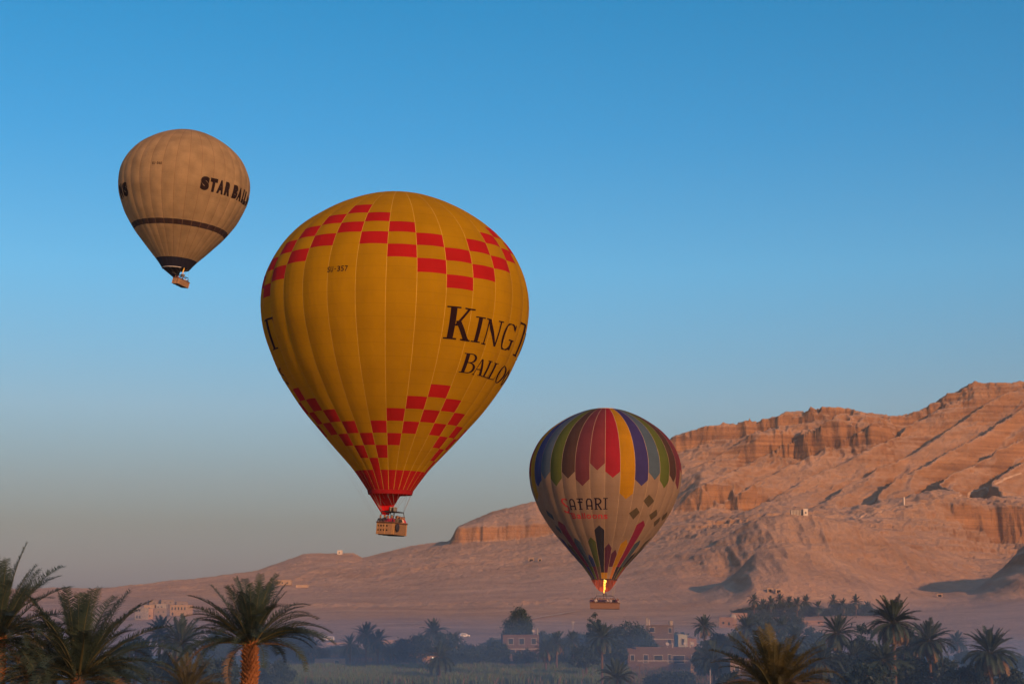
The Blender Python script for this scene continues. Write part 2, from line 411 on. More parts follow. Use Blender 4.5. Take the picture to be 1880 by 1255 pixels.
# ------------------------------------------------------------------ hot air balloons
def fabric(name, col, trans=.30, var=.06):
    """sewn nylon: fine panel seams across the gore, soft stains, a little light through the cloth"""
    def b(n, l, out):
        p = n.new('ShaderNodeBsdfPrincipled'); p.inputs['Roughness'].default_value = .8; p.inputs['Specular IOR Level'].default_value = .12
        tc = n.new('ShaderNodeTexCoord')
        nz = n.new('ShaderNodeTexNoise'); nz.inputs['Scale'].default_value = .35; nz.inputs['Detail'].default_value = 6
        l.new(tc.outputs['Object'], nz.inputs['Vector'])
        rp = n.new('ShaderNodeValToRGB'); rp.color_ramp.elements[0].position = .3; rp.color_ramp.elements[1].position = .7
        rp.color_ramp.elements[0].color = (*[c * (1 - var * 1.6) for c in col], 1); rp.color_ramp.elements[1].color = (*[min(1, c * (1 + var)) for c in col], 1)
        l.new(nz.outputs['Fac'], rp.inputs[0])
        sp = n.new('ShaderNodeSeparateXYZ'); l.new(tc.outputs['Object'], sp.inputs[0])
        ml = n.new('ShaderNodeMath'); ml.operation = 'MULTIPLY'; ml.inputs[1].default_value = .82; l.new(sp.outputs['Z'], ml.inputs[0])
        fr = n.new('ShaderNodeMath'); fr.operation = 'FRACT'; l.new(ml.outputs[0], fr.inputs[0])
        mr = n.new('ShaderNodeMapRange'); mr.inputs[1].default_value = .0; mr.inputs[2].default_value = .06; mr.inputs[3].default_value = .84; mr.inputs[4].default_value = 1.0
        l.new(fr.outputs[0], mr.inputs[0])
        mx = n.new('ShaderNodeMix'); mx.data_type = 'RGBA'; mx.blend_type = 'MULTIPLY'; mx.inputs[0].default_value = 1
        l.new(rp.outputs[0], mx.inputs[6]); l.new(mr.outputs[0], mx.inputs[7])
        nb = n.new('ShaderNodeTexNoise'); nb.inputs['Scale'].default_value = 1.1; nb.inputs['Detail'].default_value = 5
        l.new(tc.outputs['Object'], nb.inputs['Vector'])
        bp = n.new('ShaderNodeBump'); bp.inputs['Strength'].default_value = .35; bp.inputs['Distance'].default_value = .12
        mpw = n.new('ShaderNodeMapping'); mpw.inputs['Scale'].default_value = (2.6, 2.6, .28); l.new(tc.outputs['Object'], mpw.inputs['Vector'])
        nw = n.new('ShaderNodeTexNoise'); nw.inputs['Scale'].default_value = 1.0; nw.inputs['Detail'].default_value = 4; l.new(mpw.outputs[0], nw.inputs['Vector'])
        adh = n.new('ShaderNodeMath'); adh.operation = 'ADD'; l.new(nb.outputs['Fac'], adh.inputs[0]); l.new(nw.outputs['Fac'], adh.inputs[1])
        sea = n.new('ShaderNodeMath'); sea.operation = 'MULTIPLY_ADD'; sea.inputs[1].default_value = .9; l.new(mr.outputs[0], sea.inputs[0]); l.new(adh.outputs[0], sea.inputs[2])
        l.new(sea.outputs[0], bp.inputs['Height']); l.new(bp.outputs[0], p.inputs['Normal'])
        l.new(mx.outputs[2], p.inputs['Base Color'])
        tr = n.new('ShaderNodeBsdfTranslucent'); l.new(mx.outputs[2], tr.inputs['Color'])
        ms = n.new('ShaderNodeMixShader'); ms.inputs[0].default_value = trans
        l.new(p.outputs[0], ms.inputs[1]); l.new(tr.outputs[0], ms.inputs[2]); l.new(ms.outputs[0], out.inputs[0])
    return node_mat(name, b)

PROF = np.array([(.838,0),(.834,.07),(.826,.15),(.806,.258),(.738,.433),(.652,.588),(.545,.735),(.422,.849),(.303,.922),(.155,.98),(0,1),(-.155,.988),(-.278,.959),(-.396,.914),(-.518,.86),(-.58,.825),(-.70,.747),(-.82,.659),(-.94,.555),(-1.061,.449),(-1.18,.339),(-1.265,.265),(-1.43,.148)])
def _dense(p):
    # Catmull-Rom through the profile points
    out = []
    for i in range(len(p) - 1):
        p0, p1, p2, p3 = p[max(i - 1, 0)], p[i], p[i + 1], p[min(i + 2, len(p) - 1)]
        for k in range(8):
            t = k / 8
            out.append(.5 * ((2 * p1) + (p2 - p0) * t + (2 * p0 - 5 * p1 + 4 * p2 - p3) * t * t + (3 * p1 - p0 - 3 * p2 + p3) * t ** 3))
    out.append(p[-1]); return np.array(out)
PD = _dense(PROF)
_arc = np.concatenate([[0], np.cumsum(np.hypot(*np.diff(PD, axis=0).T))])

class Envelope:
    """teardrop of N gores; th in radians (0 faces the camera, + to the right), t = height / radius"""
    def __init__(s, R, N, phase, bulge=.014):
        s.R, s.N, s.phase, s.bulge = R, N, math.radians(phase), bulge
    def arc(s, t): return np.interp(-np.asarray(t, float), -PD[:, 0], _arc)
    def point(s, th, t, off=0.0):
        th = np.asarray(th, float); t = np.asarray(t, float)
        r = np.interp(-t, -PD[:, 0], np.maximum(PD[:, 1], 0))
        ph = (th - s.phase) * s.N / 2
        fade = np.clip(np.minimum(r / .35, 1), 0, 1)
        bl = s.bulge * (np.abs(np.sin(ph)) - .62) * fade
        rr = (r * (1 + bl)) * s.R + off * .9
        return np.stack([rr * np.sin(th), -rr * np.cos(th), t * s.R + off * .2 * np.sign(t)], -1)
    def seam(s, k): return s.phase + k * 2 * math.pi / s.N

def strip_mesh(env, k, top, bot, mats, off=0.0, nc=8, name='gore'):
    """one gore between two boundary functions of c in -1..1 giving t"""
    c = np.linspace(-1, 1, nc + 1)
    th = env.seam(k) + (c + 1) / 2 * (2 * math.pi / env.N)
    a0 = env.arc(top(c)); a1 = env.arc(bot(c))
    n = max(2, int(np.max(a1 - a0) / .055))
    w = np.linspace(0, 1, n + 1)[:, None]
    A = a0[None] * (1 - w) + a1[None] * w
    T = -np.interp(A, _arc, -PD[:, 0])
    V = env.point(np.broadcast_to(th, T.shape), T, off).reshape(-1, 3)
    i = (np.arange(n)[:, None] * (nc + 1) + np.arange(nc)[None]).ravel()
    Fq = np.stack([i, i + nc + 1, i + nc + 2, i + 1], -1)
    return np_mesh(name, V, Fq, mats, True)

flat = lambda t: (lambda c: np.full_like(c, t))
tipd = lambda sh, tip: (lambda c: sh + (tip - sh) * (1 - np.abs(c)))     # pointed edge

def tape_mesh(env, k, t0, t1, mat, w=.07, off=.015):
    t = -np.interp(np.linspace(env.arc(t0), env.arc(t1), 44), _arc, -PD[:, 0])
    r = np.maximum(np.interp(-t, -PD[:, 0], PD[:, 1]) * env.R, .3)
    th = env.seam(k)
    V = np.concatenate([env.point(th - w / 2 / r, t, off), env.point(th + w / 2 / r, t, off)])
    i = np.arange(len(t) - 1)
    return np_mesh('load_tape', V, np.stack([i, i + 1, i + 1 + len(t), i + len(t)], -1), mat, True)

# ---- lettering: glyphs as sets of small quads in a unit box, wrapped on the envelope
def poly_mask(X, Y, pts):
    ins = np.zeros(X.shape, bool); n = len(pts)
    for i in range(n):
        (x1, y1), (x2, y2) = pts[i], pts[(i + 1) % n]
        if y1 == y2: continue
        c = ((y1 > Y) != (y2 > Y)) & (X < (x2 - x1) * (Y - y1) / (y2 - y1) + x1)
        ins ^= c
    return ins
def R_(x0, y0, x1, y1): return lambda X, Y: (X >= x0) & (X <= x1) & (Y >= y0) & (Y <= y1)
def P_(*pts): return lambda X, Y: poly_mask(X, Y, pts)
def B_(x0, y0, x1, y1, w): return P_((x0 - w / 2, y0), (x0 + w / 2, y0), (x1 + w / 2, y1), (x1 - w / 2, y1))     # bar, horizontally cut
def E_(cx, cy, rx, ry, wx, wy, a0=0, a1=360):
    """ring of an ellipse with stress: side strokes wx wide, top and bottom wy"""
    def m(X, Y):
        o = ((X - cx) / rx) ** 2 + ((Y - cy) / ry) ** 2 <= 1
        i = ((X - cx) / (rx - wx)) ** 2 + ((Y - cy) / (ry - wy)) ** 2 < 1
        ang = np.degrees(np.arctan2((Y - cy) / ry, (X - cx) / rx)) % 360
        return o & ~i & ((ang - a0) % 360 <= (a1 - a0))
    return m
SER = .045
SERIF = {
 'K': [R_(.14, 0, .34, 1), R_(.02, 0, .47, SER), R_(.02, 1 - SER, .47, 1), B_(.36, .42, .80, 1, .10), P_((.34, .55), (.50, .60), (.98, 0), (.74, 0)), R_(.60, 1 - SER, .99, 1), R_(.62, 0, 1.0, SER)],
 'I': [R_(.32, 0, .68, 1), R_(.04, 0, .96, SER), R_(.04, 1 - SER, .96, 1)],
 'N': [R_(.13, 0, .20, 1), P_((.06, 1), (.30, 1), (.88, 0), (.78, 0)), R_(.80, 0, .88, 1), R_(.02, 0, .32, SER), R_(.0, 1 - SER, .24, 1), R_(.68, 1 - SER, 1.0, 1)],
 'G': [E_(.50, .5, .48, .52, .17, .06, 42, 318), R_(.74, .04, .90, .42), R_(.58, .42 - SER, 1.0, .42), P_((.80, .98), (.88, .98), (.88, .74), (.82, .74))],
 'T': [R_(.41, 0, .59, 1), R_(.26, 0, .74, SER), R_(.02, .94, .98, 1), P_((.02, 1), (.08, 1), (.10, .94), (.03, .76)), P_((.98, 1), (.92, 1), (.90, .94), (.97, .76))],
 'U': [R_(.14, .3, .32, 1), R_(.76, .3, .84, 1), E_(.49, .32, .35, .34, .13, .08, 180, 360), R_(.0, 1 - SER, .46, 1), R_(.62, 1 - SER, .98, 1)],
 'B': [R_(.14, 0, .33, 1), R_(.02, 0, .5, SER), R_(.02, 1 - SER, .5, 1), E_(.44, .76, .40, .24, .17, SER, 270, 450), E_(.48, .27, .46, .27, .19, SER, 270, 450), R_(.3, .515, .5, .555)],
 'A': [P_((.44, 1), (.56, 1), (.92, 0), (.70, 0)), P_((.44, 1), (.50, 1), (.20, 0), (.12, 0)), R_(.26, .33, .76, .39), R_(.02, 0, .32, SER), R_(.58, 0, 1.0, SER)],
 'L': [R_(.18, 0, .42, 1), R_(.02, 0, .9, SER), R_(.02, 1 - SER, .6, 1), P_((.84, 0), (.98, 0), (.98, .30), (.90, .06))],
 'O': [E_(.5, .5, .5, .52, .17, .06)],
 'S': [E_(.48, .76, .38, .25, .15, .08, 20, 270), E_(.52, .26, .42, .27, .17, .08, 200, 450), P_((.78, 1), (.84, 1), (.84, .74), (.79, .76)), P_((.10, 0), (.16, 0), (.16, .28), (.10, .28))],
}
w_ = .075
DECO = {   # tall thin pointed letters of the cream balloon
 'S': [E_(.52, .80, .40, .22, .13, .06, 20, 250), E_(.50, .24, .44, .27, .13, .06, 210, 440), B_(.70, .40, .26, .66, .16)],
 'A': [R_(.10, 0, .22, .62), R_(.78, 0, .90, .62), E_(.5, .60, .40, .40, .13, .08, 0, 180), R_(.10, .30, .90, .37), R_(.0, 0, .32, .05), R_(.68, 0, 1.0, .05)],
 'F': [R_(.40, 0, .53, 1), R_(.02, .93, 1.0, 1), R_(.12, .62, .86, .69), R_(.2, 0, .75, .05), P_((.98, 1), (.90, 1), (.86, .84), (.94, .84))],
 'R': [R_(.14, 0, .27, 1), E_(.40, .72, .50, .28, .13, .07, 270, 450), R_(.0, .93, .42, 1), R_(.2, .44, .44, .50), P_((.36, .48), (.50, .48), (.98, 0), (.82, 0)), R_(.0, 0, .42, .05), R_(.70, 0, 1.0, .05)],
 'I': [R_(.40, 0, .60, 1), R_(.06, 0, .94, .05), R_(.06, .94, .94, 1)],
}
def glyph_quads(shapes, ny=70, aspect=1.0, dil=0):
    nx = max(24, int(ny * aspect))
    xs = (np.arange(nx) + .5) / nx; ys = (np.arange(ny) + .5) / ny
    X, Y = np.meshgrid(xs, ys)
    M = np.zeros(X.shape, bool)
    for f in shapes: M |= f(X, Y)
    for _ in range(dil):
        N = M.copy(); N[1:] |= M[:-1]; N[:-1] |= M[1:]; N[:, 1:] |= M[:, :-1]; N[:, :-1] |= M[:, 1:]; M = N
    Q = []
    step = max(3, nx // 8)
    for j in range(ny):
        i = 0; row = M[j]
        while i < nx:
            if not row[i]: i += 1; continue
            e = i
            while e < nx and row[e] and e - i < step: e += 1
            Q.append((i / nx, j / ny, e / nx, (j + 1) / ny)); i = e
    return Q
def wrap_quads(env, Q, th0, th1, ttop, tbot, mat, off=.035, slope=0.0):
    Q = np.array(Q)
    th0, th1 = math.radians(th0), math.radians(th1)
    def P(x, y): return env.point(th0 + (th1 - th0) * x, tbot + (ttop - tbot) * y + slope * x, off)
    n = len(Q)
    V = np.concatenate([P(Q[:, 0], Q[:, 1]), P(Q[:, 2], Q[:, 1]), P(Q[:, 2], Q[:, 3]), P(Q[:, 0], Q[:, 3])])
    i = np.arange(n)
    return np_mesh('letter', V, np.stack([i, i + n, i + 2 * n, i + 3 * n], -1), mat)

def font_letter(env, ch, th0, th1, ttop, tbot, mat, bold=0.0, off=.035, fit=True, box=None):
    """a letter of the built-in sans face, cut finely enough to follow the envelope"""
    cu = bpy.data.curves.new('letter_outline', 'FONT'); cu.body = ch; cu.size = 1.0; cu.offset = bold; cu.resolution_u = 5
    ob = bpy.data.objects.new('letter_outline', cu); COL.objects.link(ob)
    dg = bpy.context.evaluated_depsgraph_get(); dg.update()
    me = bpy.data.meshes.new_from_object(ob.evaluated_get(dg))
    bpy.data.objects.remove(ob); bpy.data.curves.remove(cu)
    bm = bmesh.new(); bm.from_mesh(me); bpy.data.meshes.remove(me)
    xs = [v.co.x for v in bm.verts]; ys = [v.co.y for v in bm.verts]
    x0, x1, y0, y1 = min(xs), max(xs), min(ys), max(ys)
    if box: y0, y1 = box
    for ax in (0, 1):
        lo, hi = ((x0, x1), (y0, y1))[ax]
        for k in range(1, 8):
            no = Vector((1, 0, 0)) if ax == 0 else Vector((0, 1, 0))
            bmesh.ops.bisect_plane(bm, geom=bm.verts[:] + bm.edges[:] + bm.faces[:], plane_co=no * (lo + (hi - lo) * k / 8), plane_no=no)
    th0, th1 = math.radians(th0), math.radians(th1)
    for v in bm.verts:
        q = env.point(th0 + (th1 - th0) * (v.co.x - x0) / (x1 - x0), tbot + (ttop - tbot) * (v.co.y - y0) / (y1 - y0), off)
        v.co = Vector(q)
    me = bpy.data.meshes.new('letter'); bm.to_mesh(me); bm.free()
    me.materials.append(mat)
    return me

def patch_mesh(env, corners, mat, off=.03, n=6):
    c = [(math.radians(a), t) for a, t in corners]
    V = []
    for j in range(n + 1):
        for i in range(n + 1):
            u, v = i / n, j / n
            th = (c[0][0] * (1 - u) + c[1][0] * u) * (1 - v) + (c[3][0] * (1 - u) + c[2][0] * u) * v
            t = (c[0][1] * (1 - u) + c[1][1] * u) * (1 - v) + (c[3][1] * (1 - u) + c[2][1] * u) * v
            V.append(env.point(th, t, off))
    Fq = [(j * (n + 1) + i, j * (n + 1) + i + 1, (j + 1) * (n + 1) + i + 1, (j + 1) * (n + 1) + i) for j in range(n) for i in range(n)]
    return np_mesh('patch', np.array(V), np.array(Fq), mat, True)

WICKER = None
def wicker_material(name, c1, c2):
    def b(n, l, out):
        p = n.new('ShaderNodeBsdfPrincipled'); p.inputs['Roughness'].default_value = .8
        tc = n.new('ShaderNodeTexCoord')
        br = n.new('ShaderNodeTexBrick'); br.inputs['Scale'].default_value = 9; br.inputs['Mortar Size'].default_value = .03
        br.inputs['Color1'].default_value = (*c1, 1); br.inputs['Color2'].default_value = (*c2, 1); br.inputs['Mortar'].default_value = (*[k * .4 for k in c1], 1)
        sp = n.new('ShaderNodeSeparateXYZ'); l.new(tc.outputs['Object'], sp.inputs[0])
        ad = n.new('ShaderNodeMath'); ad.operation = 'ADD'; l.new(sp.outputs['X'], ad.inputs[0]); l.new(sp.outputs['Y'], ad.inputs[1])
        cb = n.new('ShaderNodeCombineXYZ'); l.new(ad.outputs[0], cb.inputs['X']); l.new(sp.outputs['Z'], cb.inputs['Y'])
        l.new(cb.outputs[0], br.inputs['Vector'])
        l.new(br.outputs['Color'], p.inputs['Base Color'])
        bp = n.new('ShaderNodeBump'); bp.inputs['Strength'].default_value = .8; bp.inputs['Distance'].default_value = .02
        l.new(br.outputs['Fac'], bp.inputs['Height']); bp.invert = True
        l.new(bp.outputs[0], p.inputs['Normal']); l.new(p.outputs[0], out.inputs[0])
    return node_mat(name, b)
M_wick = wicker_material('wicker_tan', (.36, .20, .10), (.42, .25, .13))
M_wick2 = wicker_material('wicker_brown', (.20, .11, .08), (.25, .14, .10))
M_suede = pmat('basket_suede', (.10, .05, .035), .85, bump=.01, bscale=40)
M_leather = pmat('leather_strap', (.50, .28, .10), .6, bump=.01, bscale=30)
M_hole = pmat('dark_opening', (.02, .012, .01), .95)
M_bag = pmat('dark_bag', (.02, .022, .04), .8, bump=.02, bscale=8)
M_steel = pmat('burner_steel', (.16, .15, .15), .4, metallic=.7, bump=.005, bscale=30)
M_frame = pmat('padded_frame', (.025, .022, .03), .7, bump=.01, bscale=20)
M_cable = pmat('steel_cable', (.25, .24, .25), .5)
M_skin = pmat('skin', (.26, .14, .09), .6)
M_hair = pmat('dark_hair', (.02, .015, .012), .7)

def flame_material(strength):
    def b(n, l, out):
        e = n.new('ShaderNodeEmission'); e.inputs['Strength'].default_value = strength
        tc = n.new('ShaderNodeTexCoord'); nz = n.new('ShaderNodeTexNoise'); nz.inputs['Scale'].default_value = 3
        l.new(tc.outputs['Object'], nz.inputs['Vector'])
        rp = n.new('ShaderNodeValToRGB'); rp.color_ramp.elements[0].color = (1, .20, .01, 1); rp.color_ramp.elements[1].color = (1, .62, .10, 1)
        rp.color_ramp.elements[0].position = .35; rp.color_ramp.elements[1].position = .6
        l.new(nz.outputs['Fac'], rp.inputs[0]); l.new(rp.outputs[0], e.inputs[0]); l.new(e.outputs[0], out.inputs[0])
    return node_mat('flame', b)

def person_meshes():
    """standing figures grown over a skeleton; one body each, clothes, skin and hair by zone"""
    out = []
    for pose in range(3):
        J = {'pel': (0, 0, .95, .155, .12), 'bel': (0, 0, 1.12, .15, .115), 'che': (0, .01, 1.32, .21, .15), 'nek0': (0, .01, 1.46, .11, .09), 'nek': (0, .0, 1.52, .072, .072),
             'hd0': (0, -.015, 1.60, .115, .125), 'hd1': (0, -.01, 1.69, .12, .135), 'hd2': (0, 0, 1.765, .085, .095)}
        E = [('pel', 'bel'), ('bel', 'che'), ('che', 'nek0'), ('nek0', 'nek'), ('nek', 'hd0'), ('hd0', 'hd1'), ('hd1', 'hd2')]
        for s, sg in (('l', -1), ('r', 1)):
            J['hip' + s] = (sg * .09, 0, .88, .095, .10); J['kne' + s] = (sg * .10, -.02, .50, .065, .068); J['ank' + s] = (sg * .10, 0, .09, .045, .045); J['toe' + s] = (sg * .11, -.15, .04, .04, .03)
            J['sho' + s] = (sg * .20, .01, 1.40, .095, .09)
            if pose == 0:   # hands on the basket rim
                J['elb' + s] = (sg * .27, -.06, 1.16, .048, .048); J['wri' + s] = (sg * .20, -.28, 1.15, .034, .034); J['han' + s] = (sg * .18, -.37, 1.15, .042, .026)
            elif pose == 1 and sg > 0:   # one hand raised, holding a camera to the face
                J['elb' + s] = (.30, -.16, 1.30, .048, .048); J['wri' + s] = (.13, -.22, 1.52, .034, .034); J['han' + s] = (.08, -.20, 1.60, .042, .028)
            else:
                J['elb' + s] = (sg * .28, .02, 1.13, .048, .048); J['wri' + s] = (sg * .27, -.10, .92, .034, .034); J['han' + s] = (sg * .26, -.14, .83, .042, .026)
            E += [('pel', 'hip' + s), ('hip' + s, 'kne' + s), ('kne' + s, 'ank' + s), ('ank' + s, 'toe' + s), ('che', 'sho' + s), ('sho' + s, 'elb' + s), ('elb' + s, 'wri' + s), ('wri' + s, 'han' + s)]
        keys = list(J)
        me = bpy.data.meshes.new('person'); me.from_pydata([J[k][:3] for k in keys], [(keys.index(a), keys.index(b)) for a, b in E], [])
        ob = bpy.data.objects.new('person_skeleton', me); COL.objects.link(ob)
        sk = ob.modifiers.new('skin', 'SKIN'); sk.use_smooth_shade = True
        sv = me.skin_vertices[0].data
        for i, k in enumerate(keys): sv[i].radius = (J[k][3], J[k][4]); sv[i].use_root = (k == 'pel')
        ss = ob.modifiers.new('sub', 'SUBSURF'); ss.levels = 1; ss.render_levels = 1
        dg = bpy.context.evaluated_depsgraph_get(); dg.update()
        m2 = bpy.data.meshes.new_from_object(ob.evaluated_get(dg)); m2.name = 'person'
        bpy.data.objects.remove(ob); bpy.data.meshes.remove(me)
        m2.materials.clear()
        for _ in range(4): m2.materials.append(M_skin)
        hands = [J['han' + s][:3] for s in 'lr']
        for p in m2.polygons:
            c = p.center; p.use_smooth = True
            if c.z > 1.60 and (c.y > .02 or c.z > 1.71): p.material_index = 2
            elif c.z > 1.49: p.material_index = 0
            elif any((c - Vector(h)).length < .10 for h in hands): p.material_index = 0
            elif c.z < .90: p.material_index = 3
            else: p.material_index = 1
        out.append(m2)
    return out
PERSON = person_meshes()
M_trouser = pmat('dark_trousers', (.03, .03, .04), .85)
_cloth = {}
def cloth_mat(c):
    if c not in _cloth: _cloth[c] = pmat('clothing', c, .85, bump=.01, bscale=20)
    return _cloth[c]
def person(M, loc, rz, col, pose, label, group, scale=1.0, hair=M_hair):
    o = bpy.data.objects.new('person', PERSON[pose]); COL.objects.link(o)
    o.matrix_world = M @ Matrix.Translation(loc) @ Matrix.Rotation(rz, 4, 'Z') @ Matrix.Scale(scale, 4)
    for i, m in enumerate((M_skin, cloth_mat(col), hair, M_trouser)):
        o.material_slots[i].link = 'OBJECT'; o.material_slots[i].material = m
    return tag(o, label, 'person', group)

def basket(root, size, z0, yaw, wick, extra_roll=0.0, holes=None, straps=True, bag=False, xoff=0.0, frame_h=2.15, burners=1):
    """wicker basket with rim, skids, burner frame, uprights and burners; returns its matrix in the balloon"""
    L, Wd, H = size
    t = .06
    rot = (0, extra_roll, yaw)
    loc = (xoff, 0, z0)
    BM = Matrix.Translation(loc) @ Matrix.Rotation(extra_roll, 4, 'Y') @ Matrix.Rotation(yaw, 4, 'Z')
    b = MB()
    b.box((0, -Wd / 2 + t / 2, H / 2), (L, t, H)); b.box((0, Wd / 2 - t / 2, H / 2), (L, t, H))
    b.box((-L / 2 + t / 2, 0, H / 2), (t, Wd - 2 * t, H)); b.box((L / 2 - t / 2, 0, H / 2), (t, Wd - 2 * t, H))
    b.box((0, 0, .03), (L - 2 * t, Wd - 2 * t, .06))
    b.box((0, 0, H / 2), (t, Wd - 2 * t, H * .9))
    bk = b.build('basket', wick, root); bk.matrix_local = BM
    rim = MB()
    q = [(-L / 2, -Wd / 2, H), (L / 2, -Wd / 2, H), (L / 2, Wd / 2, H), (-L / 2, Wd / 2, H)]
    for i in range(4): rim.tube([q[i], q[(i + 1) % 4]], .085, 8)
    rim.build('padded_rim', M_suede, bk)
    sk = MB()
    for y in (-Wd * .33, 0, Wd * .33): sk.box((0, y, -.05), (L * .98, .09, .08))
    sk.box((0, 0, -.008), (L + .04, Wd + .04, .012))
    sk.build('floor_skids', M_hole, bk)
    if straps:
        for i, x in enumerate(np.linspace(-L / 2 + .12, L / 2 - .12, max(3, int(L / .7)))):
            MB().box((x, -Wd / 2 - .012, H * .48), (.07, .02, H * .92)).build('leather_strap', M_leather, bk)
        for i, y in enumerate((-Wd / 2 + .12, Wd / 2 - .12)):
            for sx in (-1, 1):
                MB().box((sx * (L / 2 + .012), y, H * .48), (.02, .07, H * .92)).build('leather_strap', M_leather, bk)
    if holes:
        nx, nz, x0, x1, zs = holes
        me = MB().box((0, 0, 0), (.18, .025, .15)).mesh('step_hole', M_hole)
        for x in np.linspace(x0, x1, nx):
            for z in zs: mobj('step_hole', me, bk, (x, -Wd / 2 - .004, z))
    if bag:
        bg_ = MB()
        for k in range(7):
            a = k / 6
        bmv = bmesh.new(); bmesh.ops.create_icosphere(bmv, subdivisions=2, radius=.5)
        rr = random.Random(4)
        for v in bmv.verts:
            v.co.x *= .34; v.co.y *= .62; v.co.z *= .95
            v.co.z = v.co.z if v.co.z < .3 else .3 + (v.co.z - .3) * .4
            v.co *= 1 + rr.uniform(-.08, .08)
        me = bpy.data.meshes.new('rope_bag'); bmv.to_mesh(me); bmv.free(); me.materials.append(M_bag)
        mobj('rope_bag', me, bk, (L / 2 + .15, -Wd * .28, H * .62))
    # burner frame on four flexible uprights
    fw, fd = min(L * .78, 3.0), Wd * .62
    fr = MB()
    q = [(-fw / 2, -fd / 2, frame_h), (fw / 2, -fd / 2, frame_h), (fw / 2, fd / 2, frame_h), (-fw / 2, fd / 2, frame_h)]
    for i in range(4): fr.tube([q[i], q[(i + 1) % 4]], .055, 6)
    fr.tube([(0, -fd / 2, frame_h), (0, fd / 2, frame_h)], .05, 6)
    bf = fr.build('burner_frame', M_frame, bk)
    for sx in (-1, 1):
        for sy in (-1, 1):
            MB().tube([(sx * fw / 2, sy * fd / 2, frame_h), (sx * (L / 2 - .12) * .92, sy * (Wd / 2 - .08), H)], .04, 6).build('upright', M_frame, bk)
        MB().tube([(sx * .2, 0, frame_h), (sx * .5, -Wd / 2 + .1, H)], .035, 6).build('upright', M_frame, bk)
    for i in range(burners):
        x = (i - (burners - 1) / 2) * .42
        for y in (-.16, .16):
            bn = MB().tube([(x, y, frame_h), (x, y, frame_h + .12), (x, y, frame_h + .16), (x, y, frame_h + .5)], [.13, .13, .15, .15], 10)
            for k in range(3): bn.tube([(x + .17 * math.cos(a), y + .17 * math.sin(a), frame_h + .22 + k * .1) for a in np.linspace(0, 6.28, 9)], .02, 4)
            bn.build('burner', M_steel, bk)
    return bk, BM, q

def cables(root, env, pts_frame, mouth_t, n, BM, mat=None, rad=.013):
    corners = [BM @ Vector(p) for p in pts_frame]
    for k in range(n):
        th = env.phase + 2 * math.pi * (k + .5) / n
        a = Vector(env.point(th, mouth_t))
        c = min(corners, key=lambda q: (q - a).length)
        MB().tube([a, c], rad, 3).build('flying_wire', mat or M_cable, root)

def balloon_root(px, py, d, roll, label):
    C = at(px, py, d)
    az = math.atan2(C.x, C.y)
    o = empty('hot_air_balloon', label=label, cat='balloon', group='hot air balloons in the dawn sky')
    M = Matrix.Translation(C) @ Matrix.Rotation(-az, 4, 'Z') @ Matrix.Rotation(math.radians(roll), 4, 'Y')
    o.matrix_world = M
    return o, M

def crown_ring(root, env, mat):
    t = MB().tube([env.point(a, .828, .02) for a in np.linspace(0, 2 * math.pi, 33)], .07, 5)
    t.build('crown_ring', mat, root)

def line_rope(root, pts, rad, mat):
    MB().tube(pts, rad, 3).build('crown_line', mat, root)

